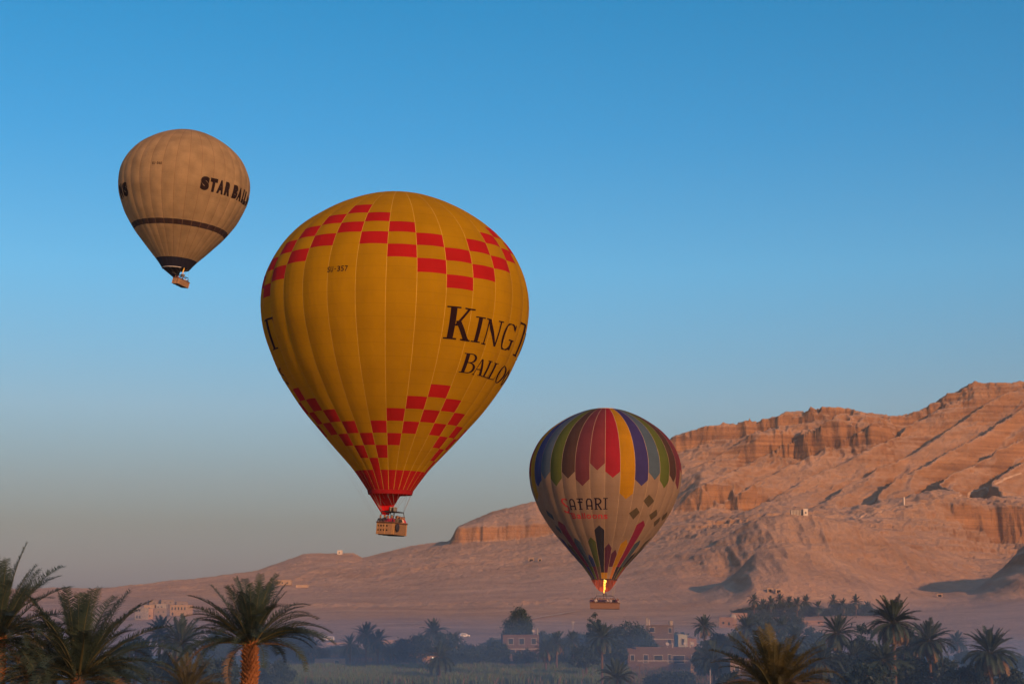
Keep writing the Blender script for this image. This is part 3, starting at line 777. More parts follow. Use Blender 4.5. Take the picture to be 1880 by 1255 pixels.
# ---- the big yellow and red balloon
def yellow_balloon():
    root, M = balloon_root(726.5, 558, 172, 1.0, 'largest balloon, golden yellow with red chequered zigzags and dark serif lettering')
    env = Envelope(14.0, 29, -4.0)
    Y_ = fabric('yellow_nylon', (.55, .325, .002), .54); R_d = fabric('red_nylon', (.48, .013, .016), .42)
    tape = pmat('yellow_seam_tape', (.66, .44, .07), .7)
    ink = pmat('brown_print', (.016, .006, .008), .9, spec=.05)
    tj = [.61, .525, .443, .355, .257, .158, .055, -.04]
    tm = [-1.265, -1.185, -1.10, -1.02, -.94, -.858, -.775, -.69]
    MT = -1.40
    for k in range(29):
        g = k if k < 15 else k - 29
        a = abs(((g + 2 + 4) % 8) - 4)
        secs = [(.838, tj[a], 0)]
        secs += [(tj[a], tj[a + 1], 1), (tj[a + 1], tj[a + 2], 0), (tj[a + 2], tj[a + 3] if a + 3 < 8 else -.04, 1)]
        top = secs[-1][1]
        b2, b0 = tm[a + 3] if a + 3 < 8 else -.69, tm[a]
        secs += [(top, b2, 0), (b2, tm[a + 2], 1), (tm[a + 2], tm[a + 1], 0), (tm[a + 1], b0, 1)]
        if b0 > -1.265: secs.append((b0, -1.265, 0))
        secs.append((-1.265, MT, 1))
        if a == 0: secs = secs[:-2] + [(tm[1], MT, 1)]
        gore = None
        # the yellow cloth of the gore is one mesh, every red panel a sub-part of it
        ys = [s for s in secs if s[2] == 0]; rs = [s for s in secs if s[2] == 1]
        bm = bmesh.new()
        for s in ys:
            bm.from_mesh(strip_mesh(env, k, flat(s[0]), flat(s[1]), Y_))
        me = bpy.data.meshes.new('gore'); bm.to_mesh(me); bm.free(); me.materials.append(Y_)
        me.polygons.foreach_set('use_smooth', np.ones(len(me.polygons), bool))
        gore = mobj('gore', me, root)
        for s in rs:
            mobj('panel', strip_mesh(env, k, flat(s[0]), flat(s[1]), R_d, name='panel'), gore)
        mobj('load_tape', tape_mesh(env, k, .82, MT, tape, .028), gore)
    crown_ring(root, env, tape)
    # dark hem round the mouth
    hem = MB(); R0 = env.R * np.interp(1.40, -PD[:, 0], PD[:, 1])
    hm = fabric('hem_nylon', (.30, .010, .014), .2)
    V = []; n = 58
    for zz, rr in ((MT * 14, R0 + .02), (MT * 14 - .42, R0 - .10)):
        for i in range(n): V.append((rr * math.sin(2 * math.pi * i / n), -rr * math.cos(2 * math.pi * i / n), zz))
    mobj('mouth_hem', np_mesh('mouth_hem', np.array(V), np.array([(i, (i + 1) % n, n + (i + 1) % n, n + i) for i in range(n)]), hm, True), root)
    # scoop: cloth funnel round the left and far side of the mouth, ending above the burners
    V = []; na, nz = 26, 8
    zt, zb = MT * 14 - .05, -22.05
    for j in range(nz + 1):
        w = j / nz
        for i in range(na + 1):
            a = math.radians(-62 - 150 * i / na)
            rr = (R0 + .01) * (1 - w) + .42 * w
            cx, cy = -.35 * w, .2 * w
            V.append((cx + rr * math.sin(a), cy - rr * math.cos(a), zt + (zb - zt) * w))
    Fs = np.array([(j * (na + 1) + i, (j + 1) * (na + 1) + i, (j + 1) * (na + 1) + i + 1, j * (na + 1) + i + 1) for j in range(nz) for i in range(na)])
    mobj('scoop', np_mesh('scoop', np.array(V), Fs, fabric('scoop_nylon', (.72, .014, .016), .5), True), root)
    # lettering
    def word(letters, tt, tb):
        for ch, a0, a1, top, bot in letters:
            asp = (math.radians(a1 - a0) * .95) / max(.01, (top - bot))
            mobj('letter', wrap_quads(env, glyph_quads(SERIF[ch], 84, asp), a0, a1, top, bot, ink), root)
    word([('K', 21.3, 35.2, -.165, -.388), ('I', 35.4, 41, -.213, -.388), ('N', 41.6, 52.6, -.213, -.392), ('G', 54.2, 65.5, -.208, -.395),
          ('T', 68.5, 84, -.165, -.405), ('U', 85, 97, -.205, -.40), ('T', -79, -63.5, -.195, -.415)], 0, 0)
    word([('B', 34.2, 44.0, -.465, -.597), ('A', 42.8, 50.6, -.488, -.60), ('L', 50.2, 56.5, -.49, -.603), ('L', 56.2, 63, -.492, -.605), ('O', 63.5, 74.5, -.492, -.615),
          ('O', 75, 86, -.492, -.615), ('N', -94, -83.5, -.53, -.645), ('S', -82.5, -74, -.53, -.648)], 0, 0)
    for i, ch in enumerate('SU-357'):
        a0 = -29.0 + i * 1.62
        box = (.0, .70)
        if ch == '-': mobj('letter', patch_mesh(env, [(a0 + .3, .0745), (a0 + 1.1, .0745), (a0 + 1.1, .0690), (a0 + .3, .0690)], ink), root)
        else: mobj('letter', font_letter(env, ch, a0, a0 + 1.25, .092, .052, ink, .012), root)
    # deflation line and its ring hanging on the left
    line_rope(root, [env.point(math.radians(-97), -.9, .3), (-5.6, -1, -16.4), (-3.1, -1, -20), (-1.1, 0, -23.2)], .008, M_cable)
    line_rope(root, [env.point(math.radians(-93), -1.0, .25), (-4.0, -1.4, -18.2), (-1.3, -.6, -22.4)], .007, M_cable)
    bk, BM, fr = basket(root, (2.05, 2.6, 1.2), -24.12, math.radians(-33), M_wick, math.radians(2.5), holes=(4, 2, -.82, .26, (.42, .86)), straps=True, bag=True, xoff=.22, frame_h=2.35, burners=2)
    cables(root, env, fr, MT, 20, BM)
    # passengers
    PM = M @ BM
    spec = [(-.80, -1.0, .3, (.03, .03, .05), 0, 'passenger in dark hooded jacket at left corner of the yellow balloon basket'),
            (-.32, -.95, .2, (.04, .03, .05), 1, 'passenger in black raising a hand, beside the hooded figure under the yellow balloon'),
            (.12, -.98, -.2, (.22, .015, .05), 0, 'passenger in crimson leaning on the rim below the yellow balloon burners'),
            (.55, -.95, .1, (.28, .02, .06), 2, 'passenger in dark red by the front corner of the yellow balloon basket'),
            (.74, -.22, 1.5, (.10, .08, .06), 2, 'passenger in brown at the middle of the yellow balloon basket side'),
            (.78, .30, 1.4, (.03, .03, .03), 0, 'passenger in black beside the pale robed one in the yellow balloon basket'),
            (.78, .68, 1.6, (.60, .42, .34), 0, 'passenger in pale cream robe near right end of the yellow balloon basket'),
            (.76, 1.02, 1.5, (.42, .01, .04), 0, 'passenger in bright red at the right corner of the yellow balloon basket'),
            (.28, 1.05, 2.6, (.02, .04, .05), 0, 'passenger in dark green at far right corner of the yellow balloon basket'),
            (-.55, -.55, .5, (.03, .03, .035), 2, 'passenger in black standing behind the hooded figure under the yellow balloon'),
            (.30, -.50, -.4, (.16, .02, .03), 1, 'passenger in wine red behind the crimson one under the yellow balloon'),
            (.45, .05, 1.2, (.035, .04, .03), 2, 'dark passenger behind the brown one in the yellow balloon basket'),
            (.40, .60, 1.7, (.05, .035, .03), 1, 'dark passenger behind the cream robe in the yellow balloon basket'),
            (-.2, .1, .4, (.05, .05, .06), 1, 'pilot in grey reaching up to the burner of the yellow balloon')]
    for x, y, rz, c, pz, lb in spec:
        person(PM, (x, y, .06), rz, c, pz, lb, 'passengers of the yellow balloon', 1.09 if pz else 1.06)
yellow_balloon()

# ---- the tan balloon with black bands
def tan_balloon():
    root, M = balloon_root(339, 338, 354, 4.0, 'small distant tan balloon with black bands and bold black lettering, upper left')
    env = Envelope(14.0, 32, 3.0, .012)
    T_ = fabric('tan_nylon', (.50, .37, .215), .55, .14); D_ = fabric('black_nylon', (.035, .018, .016), .12); N_ = fabric('navy_nylon', (.012, .012, .028), .08)
    tape = pmat('tan_seam_tape', (.22, .13, .07), .8); ink = pmat('black_print', (.014, .006, .005), .9, spec=.05)
    MT = -1.345
    for k in range(32):
        bm = bmesh.new()
        for s in ((.838, -.725), (-.797, -1.215)): bm.from_mesh(strip_mesh(env, k, flat(s[0]), flat(s[1]), T_))
        me = bpy.data.meshes.new('gore'); bm.to_mesh(me); bm.free(); me.materials.append(T_); me.polygons.foreach_set('use_smooth', np.ones(len(me.polygons), bool))
        gore = mobj('gore', me, root)
        mobj('band_panel', strip_mesh(env, k, flat(-.725), flat(-.797), D_, name='band_panel'), gore)
        mobj('skirt_panel', strip_mesh(env, k, flat(-1.215), flat(MT), N_, name='skirt_panel'), gore)
        mobj('load_tape', tape_mesh(env, k, .82, -1.21, tape, .06), gore)
    crown_ring(root, env, tape)
    cells = [('S', 14.6, 22.4), ('T', 23.2, 30.0), ('A', 30.2, 37.8), ('R', 38.5, 45.0), ('B', 48.6, 55.2), ('A', 55.6, 63), ('L', 63.8, 69), ('L', 70, 75.5), ('O', 76, 84), ('O', 85, 93)]
    for ch, a0, a1 in cells: mobj('letter', font_letter(env, ch, a0, a1, -.083, -.287, ink, .085), root)
    for ch, a0, a1 in (('N', -80, -70.5), ('S', -69, -59)): mobj('letter', font_letter(env, ch, a0, a1, -.185, -.392, ink, .085), root)
    for i, ch in enumerate('SU-360'):
        a0 = -29.3 + i * 1.55
        if ch == '-': mobj('letter', patch_mesh(env, [(a0 + .3, .048), (a0 + 1.1, .048), (a0 + 1.1, .041), (a0 + .3, .041)], ink), root)
        else: mobj('letter', font_letter(env, ch, a0, a0 + 1.2, .065, .022, ink, .02), root)
    R0 = env.R * np.interp(-MT, -PD[:, 0], PD[:, 1])
    # scoop
    V = []; na, nz = 20, 6
    zt, zb = MT * 14, -20.6
    for j in range(nz + 1):
        w = j / nz
        for i in range(na + 1):
            a = math.radians(-35 - 165 * i / na)
            rr = R0 * (1 - w) + .75 * w
            V.append((.35 * w + rr * math.sin(a), .3 * w - rr * math.cos(a), zt + (zb - zt) * w))
    Fs = np.array([(j * (na + 1) + i, (j + 1) * (na + 1) + i, (j + 1) * (na + 1) + i + 1, j * (na + 1) + i + 1) for j in range(nz) for i in range(na)])
    mobj('scoop', np_mesh('scoop', np.array(V), Fs, N_, True), root)
    hem = MB().tube([(R0 * math.sin(a), -R0 * math.cos(a), MT * 14 - .05) for a in np.linspace(-1.9, .4, 24)], .07, 4)
    hem.build('mouth_hem', pmat('white_hem', (.7, .68, .66), .7), root)
    line_rope(root, [env.point(math.radians(-92), -.78, .3), (-7.0, -2, -14.2), (-3.9, -1.5, -18), (-.8, 0, -21)], .012, M_cable)
    bk, BM, fr = basket(root, (1.9, 3.4, 1.25), -22.35, math.radians(-40), M_wick, math.radians(9), holes=(3, 2, -.6, .4, (.45, .85)), xoff=1.25, frame_h=2.1, burners=2)
    cables(root, env, fr, MT, 16, BM)
    fl = MB().tube([(.0, -.2, 2.6), (.03, -.2, 2.9), (.0, -.2, 3.3), (.06, -.2, 3.7), (.02, -.2, 4.1)], [.05, .11, .13, .10, .02], 8).build('burner_flame', flame_material(1.1), bk, smooth=True)
    PM = M @ BM
    for i, (x, y, rz, c, pz, lb) in enumerate([
        (-.7, -1.3, .3, (.02, .02, .03), 0, 'passenger in black at the left corner of the tan balloon basket'),
        (.0, -1.3, .1, (.30, .06, .03), 0, 'passenger in rust red at the front of the tan balloon basket'),
        (.68, -.55, 1.5, (.03, .03, .05), 0, 'dark clothed passenger nearest the front corner along the tan basket long side'),
        (.7, .3, 1.5, (.5, .5, .52), 1, 'passenger in pale grey along the long side of the tan balloon basket'),
        (.7, 1.1, 1.5, (.03, .025, .06), 0, 'dark clothed passenger at far right end of the tan balloon basket')]):
        person(PM, (x, y, .06), rz, c, pz, lb, 'passengers of the tan balloon')
tan_balloon()

# ---- the cream balloon with coloured gores
def cream_balloon():
    root, M = balloon_root(1111, 865.5, 302, 1.0, 'cream balloon with rainbow gores pointed like pencils, burner lit, before the cliffs')
    env = Envelope(14.0, 32, 0.0, .014)
    cream = fabric('cream_nylon', (.42, .31, .23), .55)
    cols = {'red': (.40, .02, .04), 'gold': (.55, .28, .008), 'navy': (.055, .05, .21), 'teal': (.09, .15, .22), 'green': (.11, .15, .035), 'brown': (.085, .05, .045), 'maroon': (.17, .045, .065), 'darkred': (.24, .045, .06),
            'blue': (.03, .06, .22), 'black': (.03, .03, .045), 'plum': (.14, .035, .075), 'slate': (.07, .11, .15), 'orange': (.55, .20, .05), 'magenta': (.28, .02, .07), 'olive': (.12, .095, .06)}
    FM = {k: fabric(k + '_nylon', v, .45) for k, v in cols.items()}
    seq = ['red', 'gold', 'navy', 'teal', 'green', 'brown', 'maroon', 'darkred']
    tips = {0: (-.068, -.15), 1: (-.335, -.41), 2: (-.158, -.24), 3: (-.06, -.155), 4: (-.15, -.25), 5: (-.07, -.16), 6: (-.155, -.245), 7: (.035, -.06)}
    up = {-9: ('blue', -.9), -8: ('green', -1.0), -7: ('navy', -.86), -6: ('olive', -.95), -5: ('magenta', -.675), -4: ('slate', -.885), -3: ('blue', -1.09), -2: ('green', -.88), -1: ('black', -.735), 0: ('plum', -.955), 1: ('plum', -1.03), 2: ('gold', -.90), 3: ('magenta', -.66), 4: ('slate', -.90), 5: ('black', -1.05), 6: ('olive', -.86), 7: ('black', -.95), 8: ('red', -1.0)}
    blocks = {-9: 'green', -8: 'navy', -7: 'green', -6: 'olive', -5: 'navy', -4: 'green', -3: 'plum', -2: 'olive', -1: 'gold', 0: 'gold', 1: 'cream', 2: 'orange', 3: 'black', 4: 'black', 5: 'green', 6: 'red', 7: 'olive', 8: 'green'}
    tape = pmat('cream_seam_tape', (.46, .33, .22), .8)
    MT = -1.40
    for k in range(32):
        g = k if k < 16 else k - 32
        c = seq[g % 8]
        if g == -6: c = 'blue'
        if g == -8: c = 'red'
        sh, tip = tips[g % 8]
        if g == -1: sh, tip = .035, -.06
        if g % 8 == 6 and g < 0: sh, tip = -.165, -.255
        gore_top = tipd(sh, tip)
        if g in up:
            uc, ut = up[g]; ush = ut - .06
        else: uc, ut = seq[(g * 3) % 8], -1.0 - .1 * (g % 3); ush = ut - .06
        bl0 = -1.245 if g not in (-1, 0) else -1.32
        gore = mobj('gore', strip_mesh(env, k, gore_top, tipd(ush, ut), cream), root)
        mobj('colour_panel', strip_mesh(env, k, flat(.838), gore_top, FM[c], name='colour_panel'), gore)
        mobj('arrow_panel', strip_mesh(env, k, tipd(ush, ut), flat(bl0), FM[uc], name='arrow_panel'), gore)
        bc = blocks.get(g, 'plum')
        mobj('block_panel', strip_mesh(env, k, flat(bl0), flat(MT), cream if bc == 'cream' else FM[bc], name='block_panel'), gore)
        mobj('load_tape', tape_mesh(env, k, .82, MT, tape, .05), gore)
    crown_ring(root, env, tape)
    for q in ([(36.5, -.34), (44, -.415), (39, -.5), (33, -.42)], [(27.5, -.505), (32, -.565), (27.5, -.655), (22, -.58)], [(49.5, -.515), (54.5, -.585), (49, -.65), (44, -.59)],
              [(61, -.6), (64, -.66), (60, -.73), (56, -.67)], [(70.5, -.525), (75, -.59), (70, -.65), (66, -.59)]):
        mobj('diamond_patch', patch_mesh(env, q, FM['olive']), root)
    for q in ([(-62, -.53), (-56.5, -.60), (-57.5, -.665), (-64, -.60)], [(-60, -.72), (-56.5, -.78), (-58, -.84), (-62, -.77)]):
        mobj('diamond_patch', patch_mesh(env, q, FM['slate']), root)
    ink = pmat('navy_print', (.014, .010, .022), .9, spec=.05); red = pmat('red_print', (.42, .02, .03), .8)
    for ch, a0, a1, top, bot, m in (('S', -38.5, -31.5, -.405, -.575, red), ('A', -30.8, -24.6, -.41, -.547, ink), ('F', -23.4, -17.8, -.405, -.545, ink), ('A', -15.9, -9.8, -.405, -.542, ink), ('R', -8.6, -2.2, -.40, -.545, ink), ('I', -1.3, 2.4, -.398, -.54, ink)):
        asp = (math.radians(a1 - a0) * .9) / (top - bot)
        mobj('letter', wrap_quads(env, glyph_quads(DECO[ch], 84, asp, 2), a0, a1, top, bot, m), root)
    widths = [('B', 4.4, 1), ('a', 3.9, 0), ('l', 1.1, 1), ('l', 1.1, 1), ('o', 4.4, 0), ('o', 4.4, 0), ('n', 3.8, 0), ('s', 3.6, 0)]
    a = -31.5
    tot = sum(w for _, w, _ in widths); gap = (34.2 - tot) / 7
    for ch, w, tall in widths:
        mobj('letter', font_letter(env, ch, a, a + w, -.585 if tall else -.602, -.655, red, .014), root)
        a += w + gap
    # tail of the S sweeping under the word
    mobj('letter', patch_mesh(env, [(-37.5, -.56), (-30.5, -.585), (-30.5, -.597), (-36.0, -.58)], red, .04), root)
    # hanging scoop, lit red by the flame behind it
    R0 = env.R * np.interp(-MT, -PD[:, 0], PD[:, 1])
    sm = fabric('scoop_red_nylon', (.46, .10, .07), .45)
    V = []; na, nz = 32, 8
    for j in range(nz + 1):
        w = j / nz
        for i in range(na + 1):
            ph = -1 + 2 * i / na
            a = math.pi + ph * math.radians(105)      # the far half of the mouth
            depth = 2.35 * max(0, math.cos(ph * math.pi / 2)) ** .8 * w
            rr = R0 * (1 - .30 * w * w)
            V.append((rr * math.sin(a), -rr * math.cos(a), MT * 14 - depth))
    Fs = np.array([(j * (na + 1) + i, (j + 1) * (na + 1) + i, (j + 1) * (na + 1) + i + 1, j * (na + 1) + i + 1) for j in range(nz) for i in range(na)])
    mobj('scoop', np_mesh('scoop', np.array(V), Fs, sm, True), root)
    # scalloped hem
    V = []; n = 128
    for i in range(n):
        a_ = 2 * math.pi * i / n
        V.append(((R0 + .03) * math.sin(a_), -(R0 + .03) * math.cos(a_), MT * 14 + .05))
    for i in range(n):
        a_ = 2 * math.pi * i / n
        V.append(((R0 + .02) * math.sin(a_), -(R0 + .02) * math.cos(a_), MT * 14 - .10 - .16 * abs(math.sin(i * math.pi / 8))))
    mobj('scalloped_hem', np_mesh('scalloped_hem', np.array(V), np.array([(i, (i + 1) % n, n + (i + 1) % n, n + i) for i in range(n)]), FM['brown'], True), root)
    bk, BM, fr = basket(root, (5.4, 1.7, 1.08), -24.95, math.radians(0), M_wick2, 0.0, straps=False, xoff=.15, frame_h=2.3, burners=2)
    cables(root, env, fr, MT, 20, BM)
    fl = MB()
    zz = [2.75, 2.95, 3.15, 3.35, 3.55, 3.75, 3.95, 4.15, 4.35, 4.55, 4.75, 4.95, 5.15, 5.3, 5.45, 5.6]
    rr = [.05, .09, .13, .11, .16, .20, .15, .18, .22, .16, .19, .13, .20, .22, .13, .02]
    xx = [-.08, -.07, -.03, -.06, .02, .04, -.03, -.05, .03, .05, -.02, .03, .08, .14, .10, .18]
    fl.tube([(-.1 + x, -.16, z) for x, z in zip(xx, zz)], rr, 9)
    rj = random.Random(5)
    fl.v = [(x + rj.uniform(-.035, .035), y + rj.uniform(-.035, .035), z + rj.uniform(-.07, .07)) for x, y, z in fl.v]
    fl.tube([(.02, -.16, 4.5), (.16, -.16, 4.8), (.2, -.16, 5.1), (.28, -.16, 5.4)], [.03, .09, .07, .01], 7)
    fl.build('burner_flame', flame_material(2.6), bk, smooth=True)
    lamp = bpy.data.objects.new('flame_light', bpy.data.lights.new('flame_light', 'POINT'))
    lamp.data.energy = 420; lamp.data.color = (1, .50, .16); lamp.data.shadow_soft_size = .4
    COL.objects.link(lamp); lamp.parent = bk; lamp.location = (-.1, -.16, 5.0)
    PM = M @ BM
    pal = [(.03, .025, .07), (.05, .03, .09), (.02, .02, .04), (.16, .03, .08), (.35, .32, .34), (.03, .03, .06), (.06, .05, .09)]
    rr = random.Random(9)
    ordn = ['leftmost', 'second', 'third', 'fourth', 'fifth', 'sixth', 'seventh', 'eighth', 'ninth', 'tenth', 'eleventh', 'twelfth', 'thirteenth', 'fourteenth', 'fifteenth', 'sixteenth', 'seventeenth', 'rightmost']
    for i in range(18):
        x = -2.5 + 5.0 * i / 17 + rr.uniform(-.05, .05)
        o_ = ordn[i] if i in (0, 17) else ordn[i] + ' from left'
        person(PM, (x, rr.choice([-.5, -.3, .35]), .06), rr.uniform(-.6, .6), pal[rr.randrange(7)], rr.choice([0, 0, 1, 2]), o_ + ' passenger of the row standing in the cream balloon basket', 'passengers of the cream balloon', rr.uniform(.98, 1.08))
cream_balloon()

# ------------------------------------------------------------------ palms, trees, crops
M_frond = pmat('palm_leaf', (.024, .052, .050), .6, scale=.7, col2=(.048, .078, .062), trans=.18, spec=.35)
M_frond_warm = pmat('palm_leaf_olive', (.055, .058, .026), .55, scale=.7, col2=(.10, .088, .036), trans=.18, spec=.35)
M_dry = pmat('palm_leaf_dry', (.15, .105, .065), .8, scale=.8, col2=(.24, .165, .10), trans=.12)
M_rachis = pmat('palm_rib', (.085, .085, .045), .6)
M_trunk = pmat('palm_trunk', (.085, .055, .040), .95, scale=3.5, col2=(.14, .085, .055), bump=.06, bscale=9)
M_boot = pmat('palm_boot_fibre', (.17, .075, .038), .95, scale=5, col2=(.30, .125, .055), bump=.03, bscale=14)
M_bark = pmat('tree_bark', (.09, .06, .045), .95, bump=.05, bscale=8)

def frond_arrays(L, bend, npair, seed, leaf=.60, width=.034, vee=.5, start=.12):
    """arching rib along +X with two rows of narrow leaflets; bend = total turn downwards in radians"""
    rr = random.Random(seed)
    n = 14
    pts = []; x = z = 0.0; ang = 0.0
    for i in range(n + 1):
        pts.append((x, z, ang))
        ang -= bend / n * (.25 + 1.5 * i / n)
        x += L / n * math.cos(ang); z += L / n * math.sin(ang)
    def on(f):
        k = min(n - 1e-6, f * n); i = int(k); w = k - i
        a, b = pts[i], pts[i + 1]
        return a[0] + (b[0] - a[0]) * w, a[1] + (b[1] - a[1]) * w, a[2] + (b[2] - a[2]) * w
    V = []; Fc = []; mi = []
    # rib: three sided, tapering
    for i in range(n + 1):
        r = .035 * (1 - .85 * i / n) * (L / 4)
        x, z, a = pts[i]
        V += [(x, -r, z), (x, r, z), (x + r * math.sin(a), 0, z - r * 1.2 * math.cos(a))]
    for i in range(n):
        for k in range(3):
            Fc.append((i * 3 + k, i * 3 + (k + 1) % 3, i * 3 + 3 + (k + 1) % 3)); Fc.append((i * 3 + k, i * 3 + 3 + (k + 1) % 3, i * 3 + 3 + k)); mi += [1, 1]
    sway = rr.uniform(-.1, .1)
    for j in range(npair):
        f = start + (1 - start) * (j + .5) / npair
        q = (f - start) / (1 - start)
        ln = leaf * (.35 + .65 * math.sin(min(1, q * 1.6 + .12) * math.pi / 2)) * (1 - .62 * max(0, q - .55) / .45) * L / 4
        for sg in (-1, 1):
            x, z, a = on(min(1, f + rr.uniform(-.004, .004)))
            fw = math.radians(48 - 26 * q + rr.uniform(-9, 9))          # lean towards the tip
            up = vee * (1 - .5 * q) + rr.uniform(-.28, .22)
            d = Vector((math.sin(fw) if False else math.cos(math.pi / 2 - fw), sg * math.cos(fw) * math.cos(up), math.cos(fw) * math.sin(up)))
            # local frame of the rib
            T = Vector((math.cos(a), 0, math.sin(a))); Nn = Vector((-math.sin(a), 0, math.cos(a)))
            D = (T * d.x + Vector((0, d.y, 0)) + Nn * d.z).normalized()
            D2 = (D + Vector((0, 0, -.28 - rr.uniform(0, .2)))).normalized()
            w = T * width * .5 * (L / 4)
            p = Vector((x, 0, z)); m = p + D * ln * .55; e = m + D2 * ln * .45
            b = len(V)
            V += [tuple(p - w), tuple(p + w), tuple(m + w * .9), tuple(m - w * .9), tuple(e)]
            Fc += [(b, b + 1, b + 2), (b, b + 2, b + 3), (b + 3, b + 2, b + 4)]; mi += [0, 0, 0]
    return np.array(V), np.array(Fc), np.array(mi)

FR = {}      # frond shapes: (bend) x detail
for det, npair, wd in (('near', 84, .031), ('mid', 46, .085), ('far', 20, .24)):
    for bi, bend in enumerate((.35, .8, 1.25, 1.75)):
        for v in range(2 if det == 'near' else 1):
            FR[det, bi, v] = frond_arrays(4.0, bend, npair, 10 * bi + v, width=wd, leaf=.60 if det == 'near' else .74)
FM_ = {}
def frond_me(det, bi, v, kind):
    k = (det, bi, v, kind)
    if k not in FM_:
        V, Fc, mi = FR[det, bi, v]
        FM_[k] = np_mesh('frond', V, Fc, [{'g': M_frond, 'o': M_frond_warm, 'd': M_dry}[kind], M_dry if kind == 'd' else M_rachis], False, mi)
    return FM_[k]

def crown_spec(rr, n, L, up=85, low=-25, skirt=0, kind='g'):
    """list of (azimuth, elevation, bend index, scale, kind) spiralling from upright young leaves to drooping old ones"""
    out = []
    for i in range(n):
        q = i / (n - 1)
        az = i * 2.39996 + rr.uniform(-.2, .2)
        el = up + (low - up) * q ** .85 + rr.gauss(0, 9)
        bi = 0 if q < .25 else (1 if q < .55 else 2) if rr.random() < .75 else rr.randrange(1, 4)
        sc = L / 4 * (.92 + .10 * min(1, q * 2.2)) * rr.uniform(.72, 1.10)
        out.append((az, math.radians(el), bi, sc, kind if not (q > .93 and rr.random() < .5) else 'd'))
    for i in range(skirt):
        out.append((rr.uniform(0, 6.28), math.radians(rr.uniform(-72, -35)), rr.choice((1, 2, 2)), L / 4 * rr.uniform(.6, .9), 'd'))
    return out

def trunk_mesh(h, r, boots, rr, lean=(0, 0)):
    m = MB(); n = max(5, int(h / 1.5))
    pts = []; rad = []
    for i in range(n + 1):
        q = i / n
        pts.append((lean[0] * (1 - q) ** 2, lean[1] * (1 - q) ** 2, -h * (1 - q)))
        rad.append(r * (1.25 if i == 0 else 1) * (1 - .12 * q))
    m.tube(pts, rad, 9)
    nb = len(m.f)
    if boots:                     # old leaf bases: overlapping pointed scales, thickest below the crown
        k = 0; z = .15
        while z > -min(boots, h):
            rb = r * (1.22 + .30 * math.sin(max(0, min(1, (z + boots) / boots)) * math.pi * .8))
            a = k * 2.39996
            for dz in (0,):
                c, s_ = math.cos(a), math.sin(a)
                w, hh, o = .075, .26, .04
                t = Vector((-s_, c, 0))
                bse = Vector((c * rb * .62, s_ * rb * .62, z - hh * .5)); tp = Vector((c * (rb + o + rr.uniform(-.04, .09)), s_ * (rb + o + rr.uniform(-.04, .09)), z + hh * rr.uniform(.3, .75)))
                inn = Vector((c * rb * .55, s_ * rb * .55, z + hh * .35))
                m.add([bse - t * w, bse + t * w, tp + t * w * .55, tp - t * w * .55, inn + t * w * .6, inn - t * w * .6], [(0, 1, 2, 3), (3, 2, 4, 5), (0, 3, 5), (1, 4, 2)])
            k += 1; z -= .012; a += rr.uniform(-.2, .2)
    me = np_mesh('trunk', m.v, m.f, [M_trunk, M_boot], False, [0] * nb + [1] * (len(m.f) - nb))
    return me

def palm(x, yc, d, L, label, n=34, det='mid', skirt=0, kind='g', boots=0, r=.24, seed=0, up=85, low=-25, group='date palms', lean=(0, 0), joined=False):
    rr = random.Random(seed * 7 + int(x))
    c = at(x, yc, d)
    base = land_z(x, c.y)
    root = empty('palm_tree', (c.x + lean[0], c.y + lean[1], base), label=label, cat='palm', group=group)
    rel = Vector((c.x, c.y, c.z)) - Vector(root.location)
    tr = mobj('trunk', trunk_mesh(rel.z + .1, r, boots, rr, (lean[0], lean[1])), root, rel)
    spec = crown_spec(rr, n, L, up, low, skirt, kind)
    if joined:
        Vs, Fs, Ms = [], [], []; b = 0
        for az, el, bi, sc, kd in spec:
            V, Fc, mi = FR[det, bi, 0]
            R = np.array((Matrix.Rotation(az, 3, 'Z') @ Matrix.Rotation(-el, 3, 'Y')))
            Vs.append(V * sc @ R.T); Fs.append(Fc + b); Ms.append(np.where(mi == 1, 0, mi) + (1 if kd == 'd' else 0)); b += len(V)
        mobj('crown', np_mesh('crown', np.concatenate(Vs), np.concatenate(Fs), [{'g': M_frond, 'o': M_frond_warm}[kind], M_dry], False, np.concatenate(Ms)), root, rel)
    else:
        for az, el, bi, sc, kd in spec:
            off = Vector((math.cos(az), math.sin(az), 0)) * .16
            o = mobj('frond', frond_me(det, bi, rr.randrange(2) if det == 'near' else 0, kd), root, rel + off)
            o.rotation_euler = (Matrix.Rotation(az, 3, 'Z') @ Matrix.Rotation(-el, 3, 'Y') @ Matrix.Rotation(rr.uniform(-.35, .35), 3, 'X')).to_euler()
            o.scale = (sc, sc, sc)
    return root

# the near palms
palm(-4, 1172, 72, 4.3, 'near palm cut by the left edge, orange trunk showing', 86, 'near', boots=3, skirt=5, seed=1, up=88, low=-12, group='near palms at the left')
palm(143, 1247, 72, 4.4, 'near palm with broad dark crown right of the leftmost trunk', 97, 'near', boots=3, skirt=3, seed=2, up=88, low=8, group='near palms at the left')
palm(460, 1183, 78, 3.75, 'near palm with thick orange trunk standing clear below the yellow balloon', 90, 'near', boots=4.5, seed=3, up=86, low=12, r=.27, group='near palms at the left')
palm(345, 1270, 118, 3.2, 'low palm crown at the bottom edge left of the thick orange trunk', 67, 'near', seed=4, low=0, kind='o', boots=1)
palm(1425, 1276, 95, 4.3, 'near palm crown with upright olive fronds at the bottom edge, right of centre', 82, 'near', seed=5, kind='o', up=84, low=30, boots=1)
